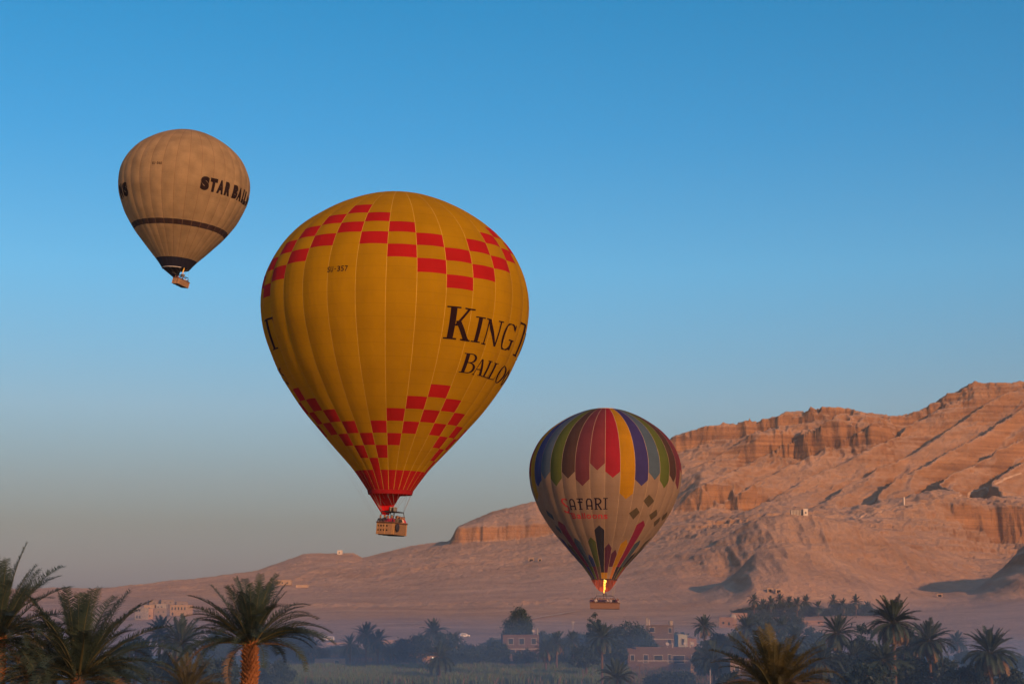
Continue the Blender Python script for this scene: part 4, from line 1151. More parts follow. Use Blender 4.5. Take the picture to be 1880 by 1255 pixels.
# the palms at the right
palm(1640, 1143, 205, 3.7, 'tallest palm of the right hand grove, dry leaves hanging below', 84, 'mid', skirt=28, seed=6, low=-30, group='palms of the right grove')
palm(1706, 1176, 215, 3.3, 'palm with drooping skirt just right of the tallest grove palm', 79, 'mid', skirt=22, seed=7, low=-38, group='palms of the right grove')
palm(1818, 1198, 198, 3.5, 'full round palm with long dry skirt nearest the right edge', 92, 'mid', skirt=43, seed=8, low=-35, group='palms of the right grove')
palm(1537, 1162, 235, 3.2, 'palm with heavy drooping crown left of the tallest grove palm', 75, 'mid', skirt=37, seed=9, low=-45, group='palms of the right grove')
palm(1622, 1212, 190, 3.2, 'low palm with hanging fronds under the tallest grove palm', 62, 'mid', skirt=25, seed=10, low=-45, group='palms of the right grove')
palm(1510, 1216, 225, 3.5, 'bluish low palm between the olive crown and the drooping grove palm', 70, 'mid', skirt=10, seed=11, low=-25, group='palms of the right grove')
palm(1757, 1180, 360, 2.9, 'small hazy round palm between the two right grove palms', 75, 'mid', skirt=10, seed=12, low=-40, group='palms of the right grove')
# the middle distance
palm(1293, 1150, 330, 2.7, 'palm rising alone above the white house at the village right end', 67, 'mid', skirt=6, seed=13, low=-35, group='village palms')
palm(1310, 1212, 270, 3.5, 'palm with spreading fronds over the small pale hut', 70, 'mid', skirt=3, seed=14, low=-30, group='village palms')
palm(1372, 1152, 335, 3.1, 'leftmost palm of the hazy clump right of the domed house', 70, 'mid', skirt=4, seed=15, low=-35, group='village palms')
palm(1403, 1168, 320, 3.2, 'lowest palm in the hazy clump behind the olive crown', 70, 'mid', skirt=6, seed=16, low=-35, group='village palms')
palm(1436, 1152, 345, 3.0, 'topmost palm in the hazy clump behind the olive crown', 70, 'mid', skirt=4, seed=17, low=-35, group='village palms')
palm(1462, 1172, 318, 3.1, 'rightmost palm of the hazy clump, beside the long pale wall', 70, 'mid', skirt=14, seed=18, low=-45, group='village palms')
palm(1346, 1186, 322, 2.9, 'palm at the lower left of the hazy clump, above the grey block house', 67, 'mid', skirt=4, seed=19, low=-35, group='village palms')
palm(1105, 1170, 298, 3.3, 'palm with wide drooping crown straight below the cream balloon', 79, 'mid', skirt=14, seed=20, low=-42, group='village palms')
palm(1132, 1246, 245, 3.1, 'low young palm in front of the long two storey house', 70, 'mid', seed=21, low=-5, group='village palms')
palm(1022, 1180, 360, 3.0, 'middle palm of three right of the red brick house', 70, 'mid', skirt=8, seed=22, low=-40, group='village palms')
palm(1051, 1176, 368, 2.7, 'right palm of three beside the red brick house', 67, 'mid', skirt=4, seed=23, low=-35, group='village palms')
palm(1002, 1192, 352, 2.9, 'left palm of three beside the red brick house', 70, 'mid', skirt=10, seed=24, low=-42, group='village palms')
palm(672, 1166, 398, 3.7, 'tall palm of the pair behind the field, left one', 75, 'mid', skirt=4, seed=25, low=-38, group='village palms')
palm(694, 1176, 392, 3.3, 'tall palm of the pair behind the field, right one', 70, 'mid', skirt=6, seed=26, low=-38, group='village palms')
palm(643, 1184, 378, 2.8, 'short palm beside the pale mud hut at the field edge', 62, 'mid', skirt=4, seed=27, low=-30, group='village palms')
palm(717, 1200, 388, 2.4, 'small palm between the pair and the round dark tree', 54, 'mid', seed=28, low=-25, group='village palms')
palm(807, 1206, 318, 3.9, 'palm standing in the field before the mud house', 62, 'mid', skirt=8, seed=29, low=-42, up=75, group='village palms')
palm(797, 1160, 428, 3.9, 'palm reaching above the round dark tree behind the mud house', 75, 'mid', skirt=3, seed=30, low=-30, group='village palms')
palm(832, 1176, 415, 3.0, 'palm at the right shoulder of the round dark tree', 67, 'mid', skirt=3, seed=31, low=-30, group='village palms')
palm(573, 1188, 396, 3.2, 'hazy palm with grey skirt right of the near orange trunk', 75, 'mid', skirt=18, seed=32, low=-45, group='village palms')
palm(333, 1180, 205, 3.8, 'hazy blue palm between the two near crowns at left', 75, 'mid', skirt=3, seed=33, up=88, low=-30, group='village palms')
palm(294, 1163, 265, 3.2, 'fainter blue palm just left of the hazy blue one', 67, 'mid', skirt=3, seed=34, low=-30, group='village palms')
for i, (x, y) in enumerate([(1384, 1099), (1400, 1109), (1415, 1104), (1432, 1097), (1449, 1103), (1463, 1106), (1479, 1101), (1502, 1112), (1530, 1100), (1547, 1108), (1571, 1101), (1592, 1111)]):
    palm(x, y + 3, 845 + (i * 37) % 60, 4.4, ['leftmost', 'second', 'third', 'fourth', 'fifth', 'sixth', 'seventh', 'eighth', 'ninth', 'tenth', 'eleventh', 'rightmost'][i] + (' from left' if 0 < i < 11 else '') + ' palm of the far row at the foot of the hills', 46, 'far', skirt=5, seed=40 + i, low=-35, group='far palm row at the desert edge', joined=True)

M_leaf = pmat('tree_leaf', (.018, .045, .044), .6, scale=.5, col2=(.036, .066, .054), trans=.15)
M_leaf2 = pmat('tree_leaf_dark', (.013, .036, .040), .6, scale=.5, col2=(.026, .052, .050), trans=.12)
def tree(x, ytop, ybot, wpx, d, label, shape='round', seed=0, dark=False, name='tree', cat='tree', group='village trees', nclump=None):
    rr = random.Random(seed * 13 + int(x))
    ctop = at(x, ytop, d); Y = ctop.y
    base = land_z(x, Y)
    root = empty(name, (ctop.x, Y, base), label=label, cat=cat, group=group)
    H = ctop.z - base; Wm = wpx * d / F / 2
    low = max(.0, min(H * .55, (at(x, ybot, d).z - base)))
    hc = H - low
    nrs = np.random.RandomState(seed * 31 + int(x))
    nc = nclump or int(50 + 26 * Wm * hc / 8)
    nc = min(nc, 260)
    C = []
    while len(C) < nc:
        q = nrs.uniform(-1, 1, 3)
        zz = (q[2] + 1) / 2
        if shape == 'cone': rmax = (1 - zz) ** .7 * .95 + .08 if zz > .22 else .75 + zz
        elif shape == 'tall': rmax = math.sin(min(1, zz * 1.1 + .12) * math.pi) ** .6 if zz < .8 else .5 * (1 - zz) / .2 + .12
        else: rmax = math.sqrt(max(0, 1 - (2 * zz - .9) ** 2 / 1.25))
        rmax *= .52 + .8 * vnoise(np.array(math.atan2(q[1], q[0]) * 2.2 + 9), np.array(zz * 5.5), seed)
        rad = math.hypot(q[0], q[1])
        if rad > rmax or (rad < rmax * .45 and rr.random() < .65): continue
        C.append((q[0] * Wm, q[1] * Wm, low + zz * hc))
    C = np.array(C); k = 46
    cs = max(.45, min(1.0, Wm * .22))
    P = np.repeat(C, k, 0) + nrs.normal(0, 1, (nc * k, 3)) * cs * .55 * np.array([1, 1, .75])
    s_ = nrs.uniform(.10, .24, (len(P), 1)) * (.8 + .25 * cs)
    A = nrs.normal(0, 1, (len(P), 3)); A /= np.linalg.norm(A, axis=1, keepdims=True)
    B = np.cross(A, nrs.normal(0, 1, (len(P), 3))); B /= np.linalg.norm(B, axis=1, keepdims=True)
    V = np.concatenate([P - A * s_ * 1.5, P + B * s_ * .7, P + A * s_ * 1.5, P - B * s_ * .7]); n = len(P); i = np.arange(n)
    mobj('crown', np_mesh('crown', V, np.stack([i, i + n, i + 2 * n, i + 3 * n], -1), M_leaf2 if dark else M_leaf), root)
    m = MB(); r = .10 + H * .018
    m.tube([(0, 0, -.1), (.08, 0, low * .6 + .3), (0, .1, low + hc * .3), (.1, 0, low + hc * .75)], [r * 1.3, r, r * .7, r * .25], 7)
    for j in range(6):
        c = C[rr.randrange(len(C))]
        z0 = low * .7 + hc * rr.uniform(.05, .4)
        m.tube([(.03, .03, z0), (c[0] * .5, c[1] * .5, (z0 + c[2]) / 2 + .2), tuple(c)], [r * .5, r * .32, r * .1], 5)
    m.build('trunk', M_bark, root)
    return root

tree(952, 1112, 1170, 62, 438, 'tall cone shaped tree standing behind the red brick house', 'cone', 1)
tree(1093, 1127, 1190, 38, 388, 'slender feathery tree behind the palm below the cream balloon', 'tall', 2)
tree(1160, 1143, 1198, 70, 405, 'bushy tree against the left wall of the three storey house', 'round', 3)
tree(762, 1166, 1218, 80, 402, 'broad round dark tree behind the mud house', 'round', 4, True)
tree(822, 1164, 1214, 52, 408, 'tree joining the right side of the broad round dark tree', 'round', 5)
tree(546, 1149, 1216, 62, 420, 'hazy blue tree right of the thick orange palm trunk', 'round', 6)
tree(512, 1160, 1216, 44, 430, 'smaller hazy tree between the orange trunk and the hazy blue tree', 'round', 7)
tree(405, 1160, 1220, 66, 400, 'hazy tree behind the hanging frond left of the orange trunk', 'round', 8)
tree(590, 1190, 1220, 34, 410, 'low hazy bush left of the pale mud hut', 'round', 9, name='bush', cat='bush')
tree(913, 1178, 1222, 48, 395, 'round bush at the left foot of the red brick house', 'round', 10, name='bush', cat='bush')
tree(965, 1193, 1222, 46, 388, 'dark bush under the windows of the red brick house', 'round', 11, True, 'bush', 'bush')
tree(866, 1194, 1224, 60, 392, 'wide low bush between the mud house and the red brick house', 'round', 12, name='bush', cat='bush')
tree(1075, 1186, 1222, 54, 330, 'dark bush under the left fronds of the palm below the cream balloon', 'round', 13, True, 'bush', 'bush')
tree(1582, 1137, 1262, 62, 238, 'big dark tree filling the gap left of the tallest grove palm', 'tall', 14, True)
tree(1672, 1205, 1262, 70, 208, 'dark bush between the trunks of the two tallest grove palms', 'round', 15, True, 'bush', 'bush')
tree(1762, 1222, 1264, 66, 202, 'dark bush left of the round palm at the right edge', 'round', 16, True, 'bush', 'bush')
tree(1590, 1222, 1266, 90, 182, 'dark bush at the bottom edge under the big dark tree', 'round', 17, True, 'bush', 'bush')
tree(1245, 1232, 1262, 64, 296, 'dark shrub in front of the long house beside the small pale hut', 'round', 18, True, 'bush', 'bush')
tree(1205, 1238, 1262, 46, 300, 'small shrub in front of the middle of the long house', 'round', 19, True, 'bush', 'bush')
tree(1388, 1166, 1222, 64, 338, 'leafy tree inside the hazy palm clump, left part', 'round', 20)
tree(1440, 1160, 1220, 60, 342, 'leafy tree inside the hazy palm clump, right part', 'round', 21)
tree(1318, 1158, 1205, 40, 345, 'leafy tree right of the lone palm above the white house', 'round', 22)
tree(1362, 1116, 1142, 44, 858, 'far tree at the left end of the far palm row', 'round', 110, group='far trees at the desert edge')
tree(1396, 1109, 1142, 56, 863, 'far tree second from left behind the far palm row', 'round', 111, group='far trees at the desert edge')
tree(1436, 1105, 1142, 64, 868, 'tallest far tree behind the far palm row, left half', 'round', 112, group='far trees at the desert edge')
tree(1478, 1110, 1142, 54, 873, 'far tree at the middle of the far palm row', 'round', 113, group='far trees at the desert edge')
tree(1512, 1117, 1142, 44, 878, 'far low tree in the gap of the far palm row', 'round', 114, group='far trees at the desert edge')
tree(1546, 1107, 1142, 58, 883, 'far tree just right of the gap in the far palm row', 'round', 115, group='far trees at the desert edge')
tree(1582, 1109, 1142, 54, 888, 'far tree second from right behind the far palm row', 'round', 116, group='far trees at the desert edge')
tree(1610, 1118, 1142, 44, 893, 'far low tree at the right end of the far palm row', 'round', 117, group='far trees at the desert edge')
tree(1395, 1128, 1160, 70, 560, 'hazy tree right of the domed house', 'round', 65, group='far trees at the desert edge')
tree(1450, 1130, 1160, 60, 575, 'hazy tree left of the long pale wall', 'round', 66, group='far trees at the desert edge')
tree(250, 1168, 1250, 66, 230, 'hazy tree behind the right fronds of the broad near crown', 'round', 26)
tree(400, 1205, 1262, 84, 235, 'hazy thicket left of the thick orange trunk at the bottom edge', 'round', 27)
tree(505, 1215, 1258, 70, 300, 'low hazy bush right of the thick orange trunk at the bottom edge', 'round', 28, name='bush', cat='bush')
tree(1480, 1205, 1262, 60, 240, 'hazy bush right of the olive crown', 'round', 29, True, 'bush', 'bush')
tree(1345, 1236, 1264, 60, 230, 'dark bush at the left foot of the olive crown', 'round', 30, True, 'bush', 'bush')
tree(1195, 1180, 1196, 40, 384, 'low hedge bush on top of the long house left roof', 'round', 31, name='bush', cat='bush')

tree(700, 1180, 1218, 64, 432, 'hazy tree between and behind the pair of tall palms', 'round', 41)
tree(655, 1190, 1220, 60, 436, 'low hazy tree behind the short palm by the mud hut', 'round', 42)
tree(888, 1184, 1220, 44, 440, 'small hazy tree left of the round bush by the brick house', 'round', 43)
tree(1012, 1166, 1214, 52, 446, 'leafy tree behind the three palms, left of the grey pole', 'round', 44)
tree(1042, 1172, 1214, 48, 452, 'leafy tree behind the right palm of three', 'round', 45)
tree(1128, 1168, 1216, 44, 352, 'leafy tree filling the gap left of the long house', 'round', 46, True)
tree(1060, 1196, 1224, 44, 380, 'low bush behind the low wall left of the wide drooping palm', 'round', 47, name='bush', cat='bush')
tree(1025, 1200, 1224, 46, 384, 'low bush against the low wall below the three palms', 'round', 48, True, 'bush', 'bush')
tree(1502, 1172, 1262, 52, 262, 'dark tree below the long pale wall', 'round', 49, True)
tree(1545, 1196, 1264, 66, 226, 'dark bush under the drooping grove palm', 'round', 50, True, 'bush', 'bush')
tree(1640, 1186, 1264, 58, 232, 'dark tree behind the trunk of the tallest grove palm', 'round', 51, True)
tree(1728, 1206, 1264, 56, 226, 'dark bush right of the second tallest grove palm trunk', 'round', 52, True, 'bush', 'bush')
tree(1800, 1218, 1266, 64, 206, 'dark bush under the left side of the right edge palm', 'round', 53, True, 'bush', 'bush')
tree(1856, 1226, 1266, 60, 206, 'dark low bush in the bottom right corner', 'round', 54, True, 'bush', 'bush')
tree(1350, 1160, 1216, 58, 352, 'leafy tree at the left end of the hazy palm clump', 'round', 55)
tree(1418, 1178, 1236, 62, 318, 'dark tree low in the middle of the hazy palm clump', 'round', 56, True)
tree(1296, 1176, 1236, 46, 316, 'leafy tree behind the spreading palm over the pale hut', 'round', 57, True)
tree(1470, 1186, 1240, 52, 300, 'leafy tree below the rightmost palm of the hazy clump', 'round', 58)
tree(205, 1205, 1262, 80, 170, 'dark bush behind the lower fronds of the broad near crown', 'round', 59, True, 'bush', 'bush')
tree(300, 1198, 1262, 70, 210, 'hazy bush under the hazy blue palm', 'round', 60, name='bush', cat='bush')
tree(60, 1190, 1262, 90, 190, 'dark tree between the two leftmost near palms', 'round', 61, True)
tree(395, 1172, 1222, 58, 455, 'hazy tree left of the orange trunk, behind the nearer hazy tree', 'round', 80)
tree(470, 1166, 1222, 52, 450, 'hazy tree straight behind the thick orange trunk', 'round', 81)
tree(620, 1186, 1222, 44, 470, 'small hazy tree behind the pale mud hut', 'round', 82)
tree(735, 1178, 1222, 50, 462, 'hazy tree left behind the broad round dark tree', 'round', 83)
tree(850, 1182, 1222, 54, 455, 'hazy tree right behind the palm at the round dark tree', 'round', 84)
tree(905, 1172, 1222, 40, 470, 'hazy tree left behind the red brick house', 'round', 85)
tree(1000, 1160, 1222, 46, 478, 'hazy tree right behind the red brick house', 'round', 86)
tree(1070, 1162, 1222, 50, 470, 'hazy tree between the grey pole and the feathery tree', 'round', 87)
tree(1128, 1152, 1222, 50, 460, 'hazy tree between the feathery tree and the bushy tree', 'round', 88)
tree(1250, 1158, 1222, 44, 470, 'hazy tree right behind the three storey house', 'round', 89)
tree(1330, 1168, 1222, 50, 420, 'hazy tree below the domed house', 'round', 90)
tree(1492, 1152, 1222, 46, 400, 'hazy tree in front of the long pale wall', 'round', 91)
tree(1700, 1172, 1222, 50, 380, 'hazy tree behind the second tallest grove palm', 'round', 92)
tree(1780, 1196, 1222, 50, 330, 'hazy tree behind the left fronds of the right edge palm', 'round', 93)
tree(1862, 1204, 1222, 46, 330, 'hazy tree at the right edge behind the round palm', 'round', 94)
palm(770, 1182, 440, 3.2, 'palm half hidden behind the left part of the round dark tree', 60, 'mid', skirt=4, seed=71, low=-35, group='village palms')
palm(1180, 1172, 415, 2.8, 'palm at the left corner of the three storey house', 60, 'mid', skirt=4, seed=72, low=-35, group='village palms')
palm(1668, 1186, 226, 3.1, 'palm low between the two tallest grove palms', 67, 'mid', skirt=22, seed=73, low=-40, group='palms of the right grove')
palm(1568, 1206, 232, 3.0, 'palm low in front of the big dark tree', 62, 'mid', skirt=19, seed=74, low=-40, group='palms of the right grove')
palm(1390, 1186, 316, 2.9, 'palm in the lower middle of the hazy clump', 62, 'mid', skirt=6, seed=75, low=-40, group='village palms')
palm(60, 1232, 105, 3.0, 'smaller palm with dry golden fronds between the two leftmost near palms', 50, 'near', skirt=10, seed=76, low=-20, kind='o', boots=1)

# ---- sugar cane and field crop: nobody could count these
def blades(name, n, x0, x1, Y0, Y1, h0, h1, w, mats, seed, mi_p=.2):
    r = np.random.RandomState(seed)
    Y = r.uniform(Y0, Y1, n); px = r.uniform(x0, x1, n); X = (px - 940) / F * Y
    h = r.uniform(h0, h1, n) * (.75 + .5 * vnoise(X / 6, Y / 6, seed))
    a = r.uniform(0, 6.28, n); lx = r.normal(0, .35, n); ly = r.normal(0, .35, n)
    c, s_ = np.cos(a) * w, np.sin(a) * w
    B = np.stack([X, Y, np.zeros(n)], -1); D = np.stack([c, s_, np.zeros(n)], -1)
    T1 = B + np.stack([lx * .3, ly * .3, h * .6], -1); T2 = B + np.stack([lx, ly, h], -1)
    V = np.concatenate([B - D, B + D, T1 + D * .9, T1 - D * .9, T2 + D * .2, T2 - D * .2]); i = np.arange(n)
    Fq = np.concatenate([np.stack([i, i + n, i + 2 * n, i + 3 * n], -1), np.stack([i + 3 * n, i + 2 * n, i + 4 * n, i + 5 * n], -1)])
    m = (r.rand(n) < mi_p).astype(int)
    return np_mesh(name, V, Fq, mats, False, np.concatenate([m, m]))
M_cane = pmat('cane_leaf', (.085, .15, .050), .7, scale=.2, col2=(.13, .19, .075), trans=.2)
M_cane_dry = pmat('cane_leaf_dry', (.16, .10, .065), .8, scale=.2, col2=(.22, .14, .09), trans=.1)
M_crop = pmat('field_crop', (.03, .065, .04), .8, scale=.1, col2=(.05, .085, .05), trans=.1)
cane = mobj('sugar_cane', blades('sugar_cane', 42000, 470, 1150, 318, 386, .9, 1.7, .09, [M_cane, M_cane_dry], 5, .16))
tag(cane, 'tall green and brown cane growing across the field', 'cane', kind='stuff')
cane2 = mobj('dry_reeds', blades('dry_reeds', 8000, 1120, 1330, 318, 360, .7, 1.7, .06, [M_cane_dry, M_cane], 6, .35))
tag(cane2, 'dry brown reeds in front of the long house', 'reeds', kind='stuff')
crop = mobj('field_crop', blades('field_crop', 22000, 300, 1900, 285, 336, .25, .5, .06, [M_crop, M_cane], 7, .15))
tag(crop, 'low green crop in the nearest field', 'crop', kind='stuff')
scrub = mobj('scrub', blades('scrub', 14000, 520, 1300, 392, 470, .3, 1.4, .07, [M_leaf, M_cane_dry], 8, .4))
tag(scrub, 'scrubby weeds on the ground between the village houses', 'weeds', kind='stuff')

# ------------------------------------------------------------------ houses
def brick_material(name, c1, c2, mortar, sc=3.2):
    def b(n, l, out):
        p = n.new('ShaderNodeBsdfPrincipled'); p.inputs['Roughness'].default_value = .95
        tc = n.new('ShaderNodeTexCoord'); sp = n.new('ShaderNodeSeparateXYZ'); l.new(tc.outputs['Object'], sp.inputs[0])
        ad = n.new('ShaderNodeMath'); ad.operation = 'ADD'; l.new(sp.outputs['X'], ad.inputs[0]); l.new(sp.outputs['Y'], ad.inputs[1])
        cb = n.new('ShaderNodeCombineXYZ'); l.new(ad.outputs[0], cb.inputs['X']); l.new(sp.outputs['Z'], cb.inputs['Y'])
        br = n.new('ShaderNodeTexBrick'); br.inputs['Scale'].default_value = sc
        br.inputs['Color1'].default_value = (*c1, 1); br.inputs['Color2'].default_value = (*c2, 1); br.inputs['Mortar'].default_value = (*mortar, 1); br.inputs['Mortar Size'].default_value = .03
        l.new(cb.outputs[0], br.inputs['Vector'])
        nz = n.new('ShaderNodeTexNoise'); nz.inputs['Scale'].default_value = .6; nz.inputs['Detail'].default_value = 6; l.new(tc.outputs['Object'], nz.inputs['Vector'])
        mr = n.new('ShaderNodeMapRange'); mr.inputs[3].default_value = .7; mr.inputs[4].default_value = 1.15; l.new(nz.outputs['Fac'], mr.inputs[0])
        mx = n.new('ShaderNodeMix'); mx.data_type = 'RGBA'; mx.blend_type = 'MULTIPLY'; mx.inputs[0].default_value = 1
        l.new(br.outputs['Color'], mx.inputs[6]); l.new(mr.outputs[0], mx.inputs[7]); l.new(mx.outputs[2], p.inputs['Base Color']); l.new(p.outputs[0], out.inputs[0])
    return node_mat(name, b)
M_brick = brick_material('red_brick', (.105, .062, .053), (.135, .082, .068), (.14, .11, .098))
M_brick2 = brick_material('brown_brick', (.11, .072, .06), (.14, .092, .076), (.15, .122, .105))
M_mud = pmat('mud_plaster', (0.320, 0.200, 0.136), .95, scale=.5, col2=(0.400, 0.272, 0.192), bump=.05, bscale=3)
M_white = pmat('whitewash', (.25, .22, .20), .9, scale=.6, col2=(.32, .29, .27), bump=.02, bscale=4)
M_green = pmat('pale_green_plaster', (0.299, 0.325, 0.286), .9, scale=.6, col2=(0.364, 0.390, 0.351), bump=.02, bscale=4)
M_grey = pmat('grey_plaster', (.17, .135, .12), .95, scale=.5, col2=(.22, .18, .16), bump=.04, bscale=3)
M_pink = pmat('pink_plaster', (.23, .145, .115), .95, scale=.5, col2=(.28, .185, .15), bump=.04, bscale=3)
M_cream = pmat('cream_plaster', (.32, .225, .15), .9, scale=.5, col2=(.40, .29, .20), bump=.03, bscale=3)
M_glass = pmat('dark_window', (.025, .03, .045), .25, spec=.5)
M_framew = pmat('window_frame', (.36, .34, .33), .7)
M_conc = pmat('concrete', (.34, .31, .28), .95, scale=1.0, bump=.03, bscale=6)

def house(x0, x1, yt, yb, d, label, wall, depth=7.0, yaw=0.0, wins=(), name='house', cat='house', group='village houses', base=None, parapet=True, extras=None, d_is_Y=True, frame=True, storeys=1):
    """block of masonry whose front shows between pixel columns x0..x1 and rows yt..yb; wins = [(fx, fz, w, h, kind)] as fractions of the front"""
    xm = (x0 + x1) / 2
    tl, brp = at(x0, yt, d), at(x1, yb, d)
    c = at(xm, yt, d)
    Y = c.y
    zb = land_z(xm, Y) - .15 if base is None else base
    Wm = (x1 - x0) * d / F; H = c.z - zb
    vis0 = at(xm, yb, d).z - zb            # lower edge of what the photograph shows
    root = empty(name, (c.x, Y, zb), (0, 0, yaw), label, cat, group)
    t = .3
    b = MB()
    b.box((0, depth / 2, H / 2), (Wm, depth, H))
    w = b.build('wall', wall, root)
    if parapet:
        p = MB()
        for (cx, cy, sx, sy) in ((0, t / 2 - .03, Wm + .06, t), (0, depth - t / 2 + .03, Wm + .06, t), (-Wm / 2 + t / 2 - .03, depth / 2, t, depth - 2 * t + .06), (Wm / 2 - t / 2 + .03, depth / 2, t, depth - 2 * t + .06)):
            p.box((cx, cy, H + .2), (sx, sy, .4))
        p.build('parapet', wall, root)
    for fx, fz, ww, hh, kd in wins:
        cx = -Wm / 2 + fx * Wm; cz = vis0 + fz * (H - vis0)
        if kd == 'door':
            o = MB().box((cx, -.03, cz), (ww, .06, hh)).build('door', M_glass, root)
        else:
            o = MB().box((cx, -.02, cz), (ww, .04, hh)).build('window', M_glass, root)
        if frame and ww * F / d > 3:
            fm = MB()
            fm.box((cx, -.06, cz + hh / 2 + .06), (ww + .26, .12, .12)); fm.box((cx, -.08, cz - hh / 2 - .05), (ww + .36, .16, .10))
            fm.box((cx - ww / 2 - .05, -.06, cz), (.10, .12, hh)); fm.box((cx + ww / 2 + .05, -.06, cz), (.10, .12, hh))
            fm.build('frame', M_white if kd == 'white' else M_framew, o)
    if storeys > 1:
        s_ = MB()
        for k in range(1, storeys): s_.box((0, -.04, H * k / storeys), (Wm + .1, .12, .22))
        s_.build('floor_band', M_conc, root)
    if extras: extras(root, Wm, H, depth)
    return root

def dish(root, x, y, z, r=.45):
    V = [(0, 0, 0)]; n = 12
    for k in range(n):
        a = 2 * math.pi * k / n; V.append((r * math.cos(a), -.22, r * math.sin(a)))
    o = mobj('satellite_dish', np_mesh('satellite_dish', V, [(0, 1 + k, 1 + (k + 1) % n) for k in range(n)], M_framew), root, (x, y, z + .9), (-.5, 0, .3))
    MB().tube([(0, .05, 0), (0, .1, -.9)], .04, 5).build('mast', M_framew, o)
def columns(cols):
    def f(root, Wm, H, dp):
        for fx, h in cols:
            if fx > .5: dish(root, -Wm / 2 + fx * Wm - 1.1, 1.2, H + .3)
            MB().box((-Wm / 2 + fx * Wm, .3, H + h / 2 + .4), (.28, .28, h)).tube([(-Wm / 2 + fx * Wm, .3, H + h + .3), (-Wm / 2 + fx * Wm + .04, .3, H + h + 1.0)], .02, 4).build('roof_column', M_conc, root)
    return f

house(578, 634, 1209, 1224, 394, 'low pale mud hut standing alone at the field edge', M_mud, 5, .12, [(.3, .45, .5, .5, 'w'), (.72, .4, .8, 1.5, 'door')], name='hut', cat='hut', parapet=False)
def lamps(root, Wm, H, dp):
    for fx in (.22, .80):
        me = MB().box((-Wm / 2 + fx * Wm, -.15, H * .72), (.22, .16, .16)).mesh('wall_lamp', LAMP)
        mobj('wall_lamp', me, root)
LAMP = node_mat('lit_lamp', lambda n, l, out: (lambda e: (e.inputs[0].__setattr__('default_value', (1, .85, .6, 1)), e.inputs[1].__setattr__('default_value', 3.0), l.new(e.outputs[0], out.inputs[0])))(n.new('ShaderNodeEmission')))
house(750, 806, 1200, 1224, 402, 'mud house with two lit lamps behind the field palm', M_mud, 7, -.1, [(.4, .35, 1.0, 1.0, 'w')], extras=lamps)
house(818, 838, 1200, 1224, 410, 'small mud outbuilding right of the field palm', M_mud, 5, .1, [(.5, .4, .8, .8, 'w')], name='outbuilding', cat='shed')
house(733, 750, 1216, 1226, 396, 'low pinkish wall block left of the lit mud house', M_pink, 3, 0, [], name='outbuilding', cat='shed', parapet=False)
house(923, 990, 1167, 1186, 432, 'red brick house with three dark windows below the cone tree', M_brick, 8, .06, [(.22, .5, 1.3, 1.5, 'w'), (.52, .5, 1.3, 1.6, 'w'), (.85, .5, 1.2, 1.5, 'w'), (.25, -.5, 1.6, 1.2, 'white'), (.6, -.5, 1.6, 1.0, 'white')], extras=columns([(.96, 1.6)]), storeys=2)
def tank(root, Wm, H, dp):
    m = MB().tube([(Wm * .4, 2, H + .4), (Wm * .4, 2, H + 1.5)], .55, 12); m.build('water_tank', M_white, root)
    columns([(.04, 1.8), (.12, 1.4)])(root, Wm, H, dp)
house(1186, 1236, 1150, 1196, 418, 'three storey brown brick house standing highest in the village', M_brick2, 8, -.12,
      [(.22, .88, 1.3, 1.1, 'w'), (.88, .86, .8, 1.2, 'w'), (.22, .42, 1.4, 1.5, 'white'), (.85, .42, .9, 1.1, 'white'), (.5, .1, 1.2, 1.2, 'w')], extras=tank, storeys=3)
house(1168, 1290, 1192, 1250, 372, 'long two storey unfinished house across the village front', M_brick2, 9, .05,
      [(.14, .72, 1.0, 1.7, 'w'), (.33, .74, 1.9, 1.2, 'w'), (.50, .72, .6, 1.8, 'w'), (.64, .70, 2.6, 1.7, 'w'), (.86, .72, .8, 1.5, 'w'), (.06, .26, .8, 1.0, 'white'), (.18, .22, .8, 1.1, 'white'), (.42, .2, .8, .9, 'w'), (.72, .2, 1.0, 1.2, 'w')], storeys=2, extras=columns([(.55, 1.2), (.82, 1.4), (.93, 1.1)]))
house(1152, 1170, 1194, 1222, 366, 'narrow reddish wing at the left end of the long house', M_brick, 6, .05, [(.5, .55, .8, 1.2, 'w')], name='outbuilding', cat='house')
house(1268, 1291, 1213, 1231, 330, 'small pale hut with one dark square window in front of the long house', M_cream, 3.5, -.15, [(.62, .5, .95, 1.05, 'white')], name='hut', cat='hut', parapet=False)
house(1245, 1262, 1167, 1190, 425, 'pale green house right of the three storey house', M_green, 6, .05, [(.5, .55, .7, 1.5, 'white')])
house(1262, 1279, 1174, 1190, 428, 'pink house behind the lone village palm', M_pink, 6, .05, [(.5, .55, .7, .9, 'w')])
def dome(root, Wm, H, dp):
    bm = bmesh.new(); bmesh.ops.create_uvsphere(bm, u_segments=16, v_segments=10, radius=1.6)
    me = bpy.data.meshes.new('dome'); bm.to_mesh(me); bm.free(); me.materials.append(M_white)
    me.polygons.foreach_set('use_smooth', np.ones(len(me.polygons), bool))
    mobj('dome', me, root, (Wm * .36, dp * .5, H + .3))
house(1340, 1382, 1213, 1240, 262, 'grey plastered block house behind the olive palm crown', M_grey, 6, .1, [(.3, .5, .7, .8, 'w')])

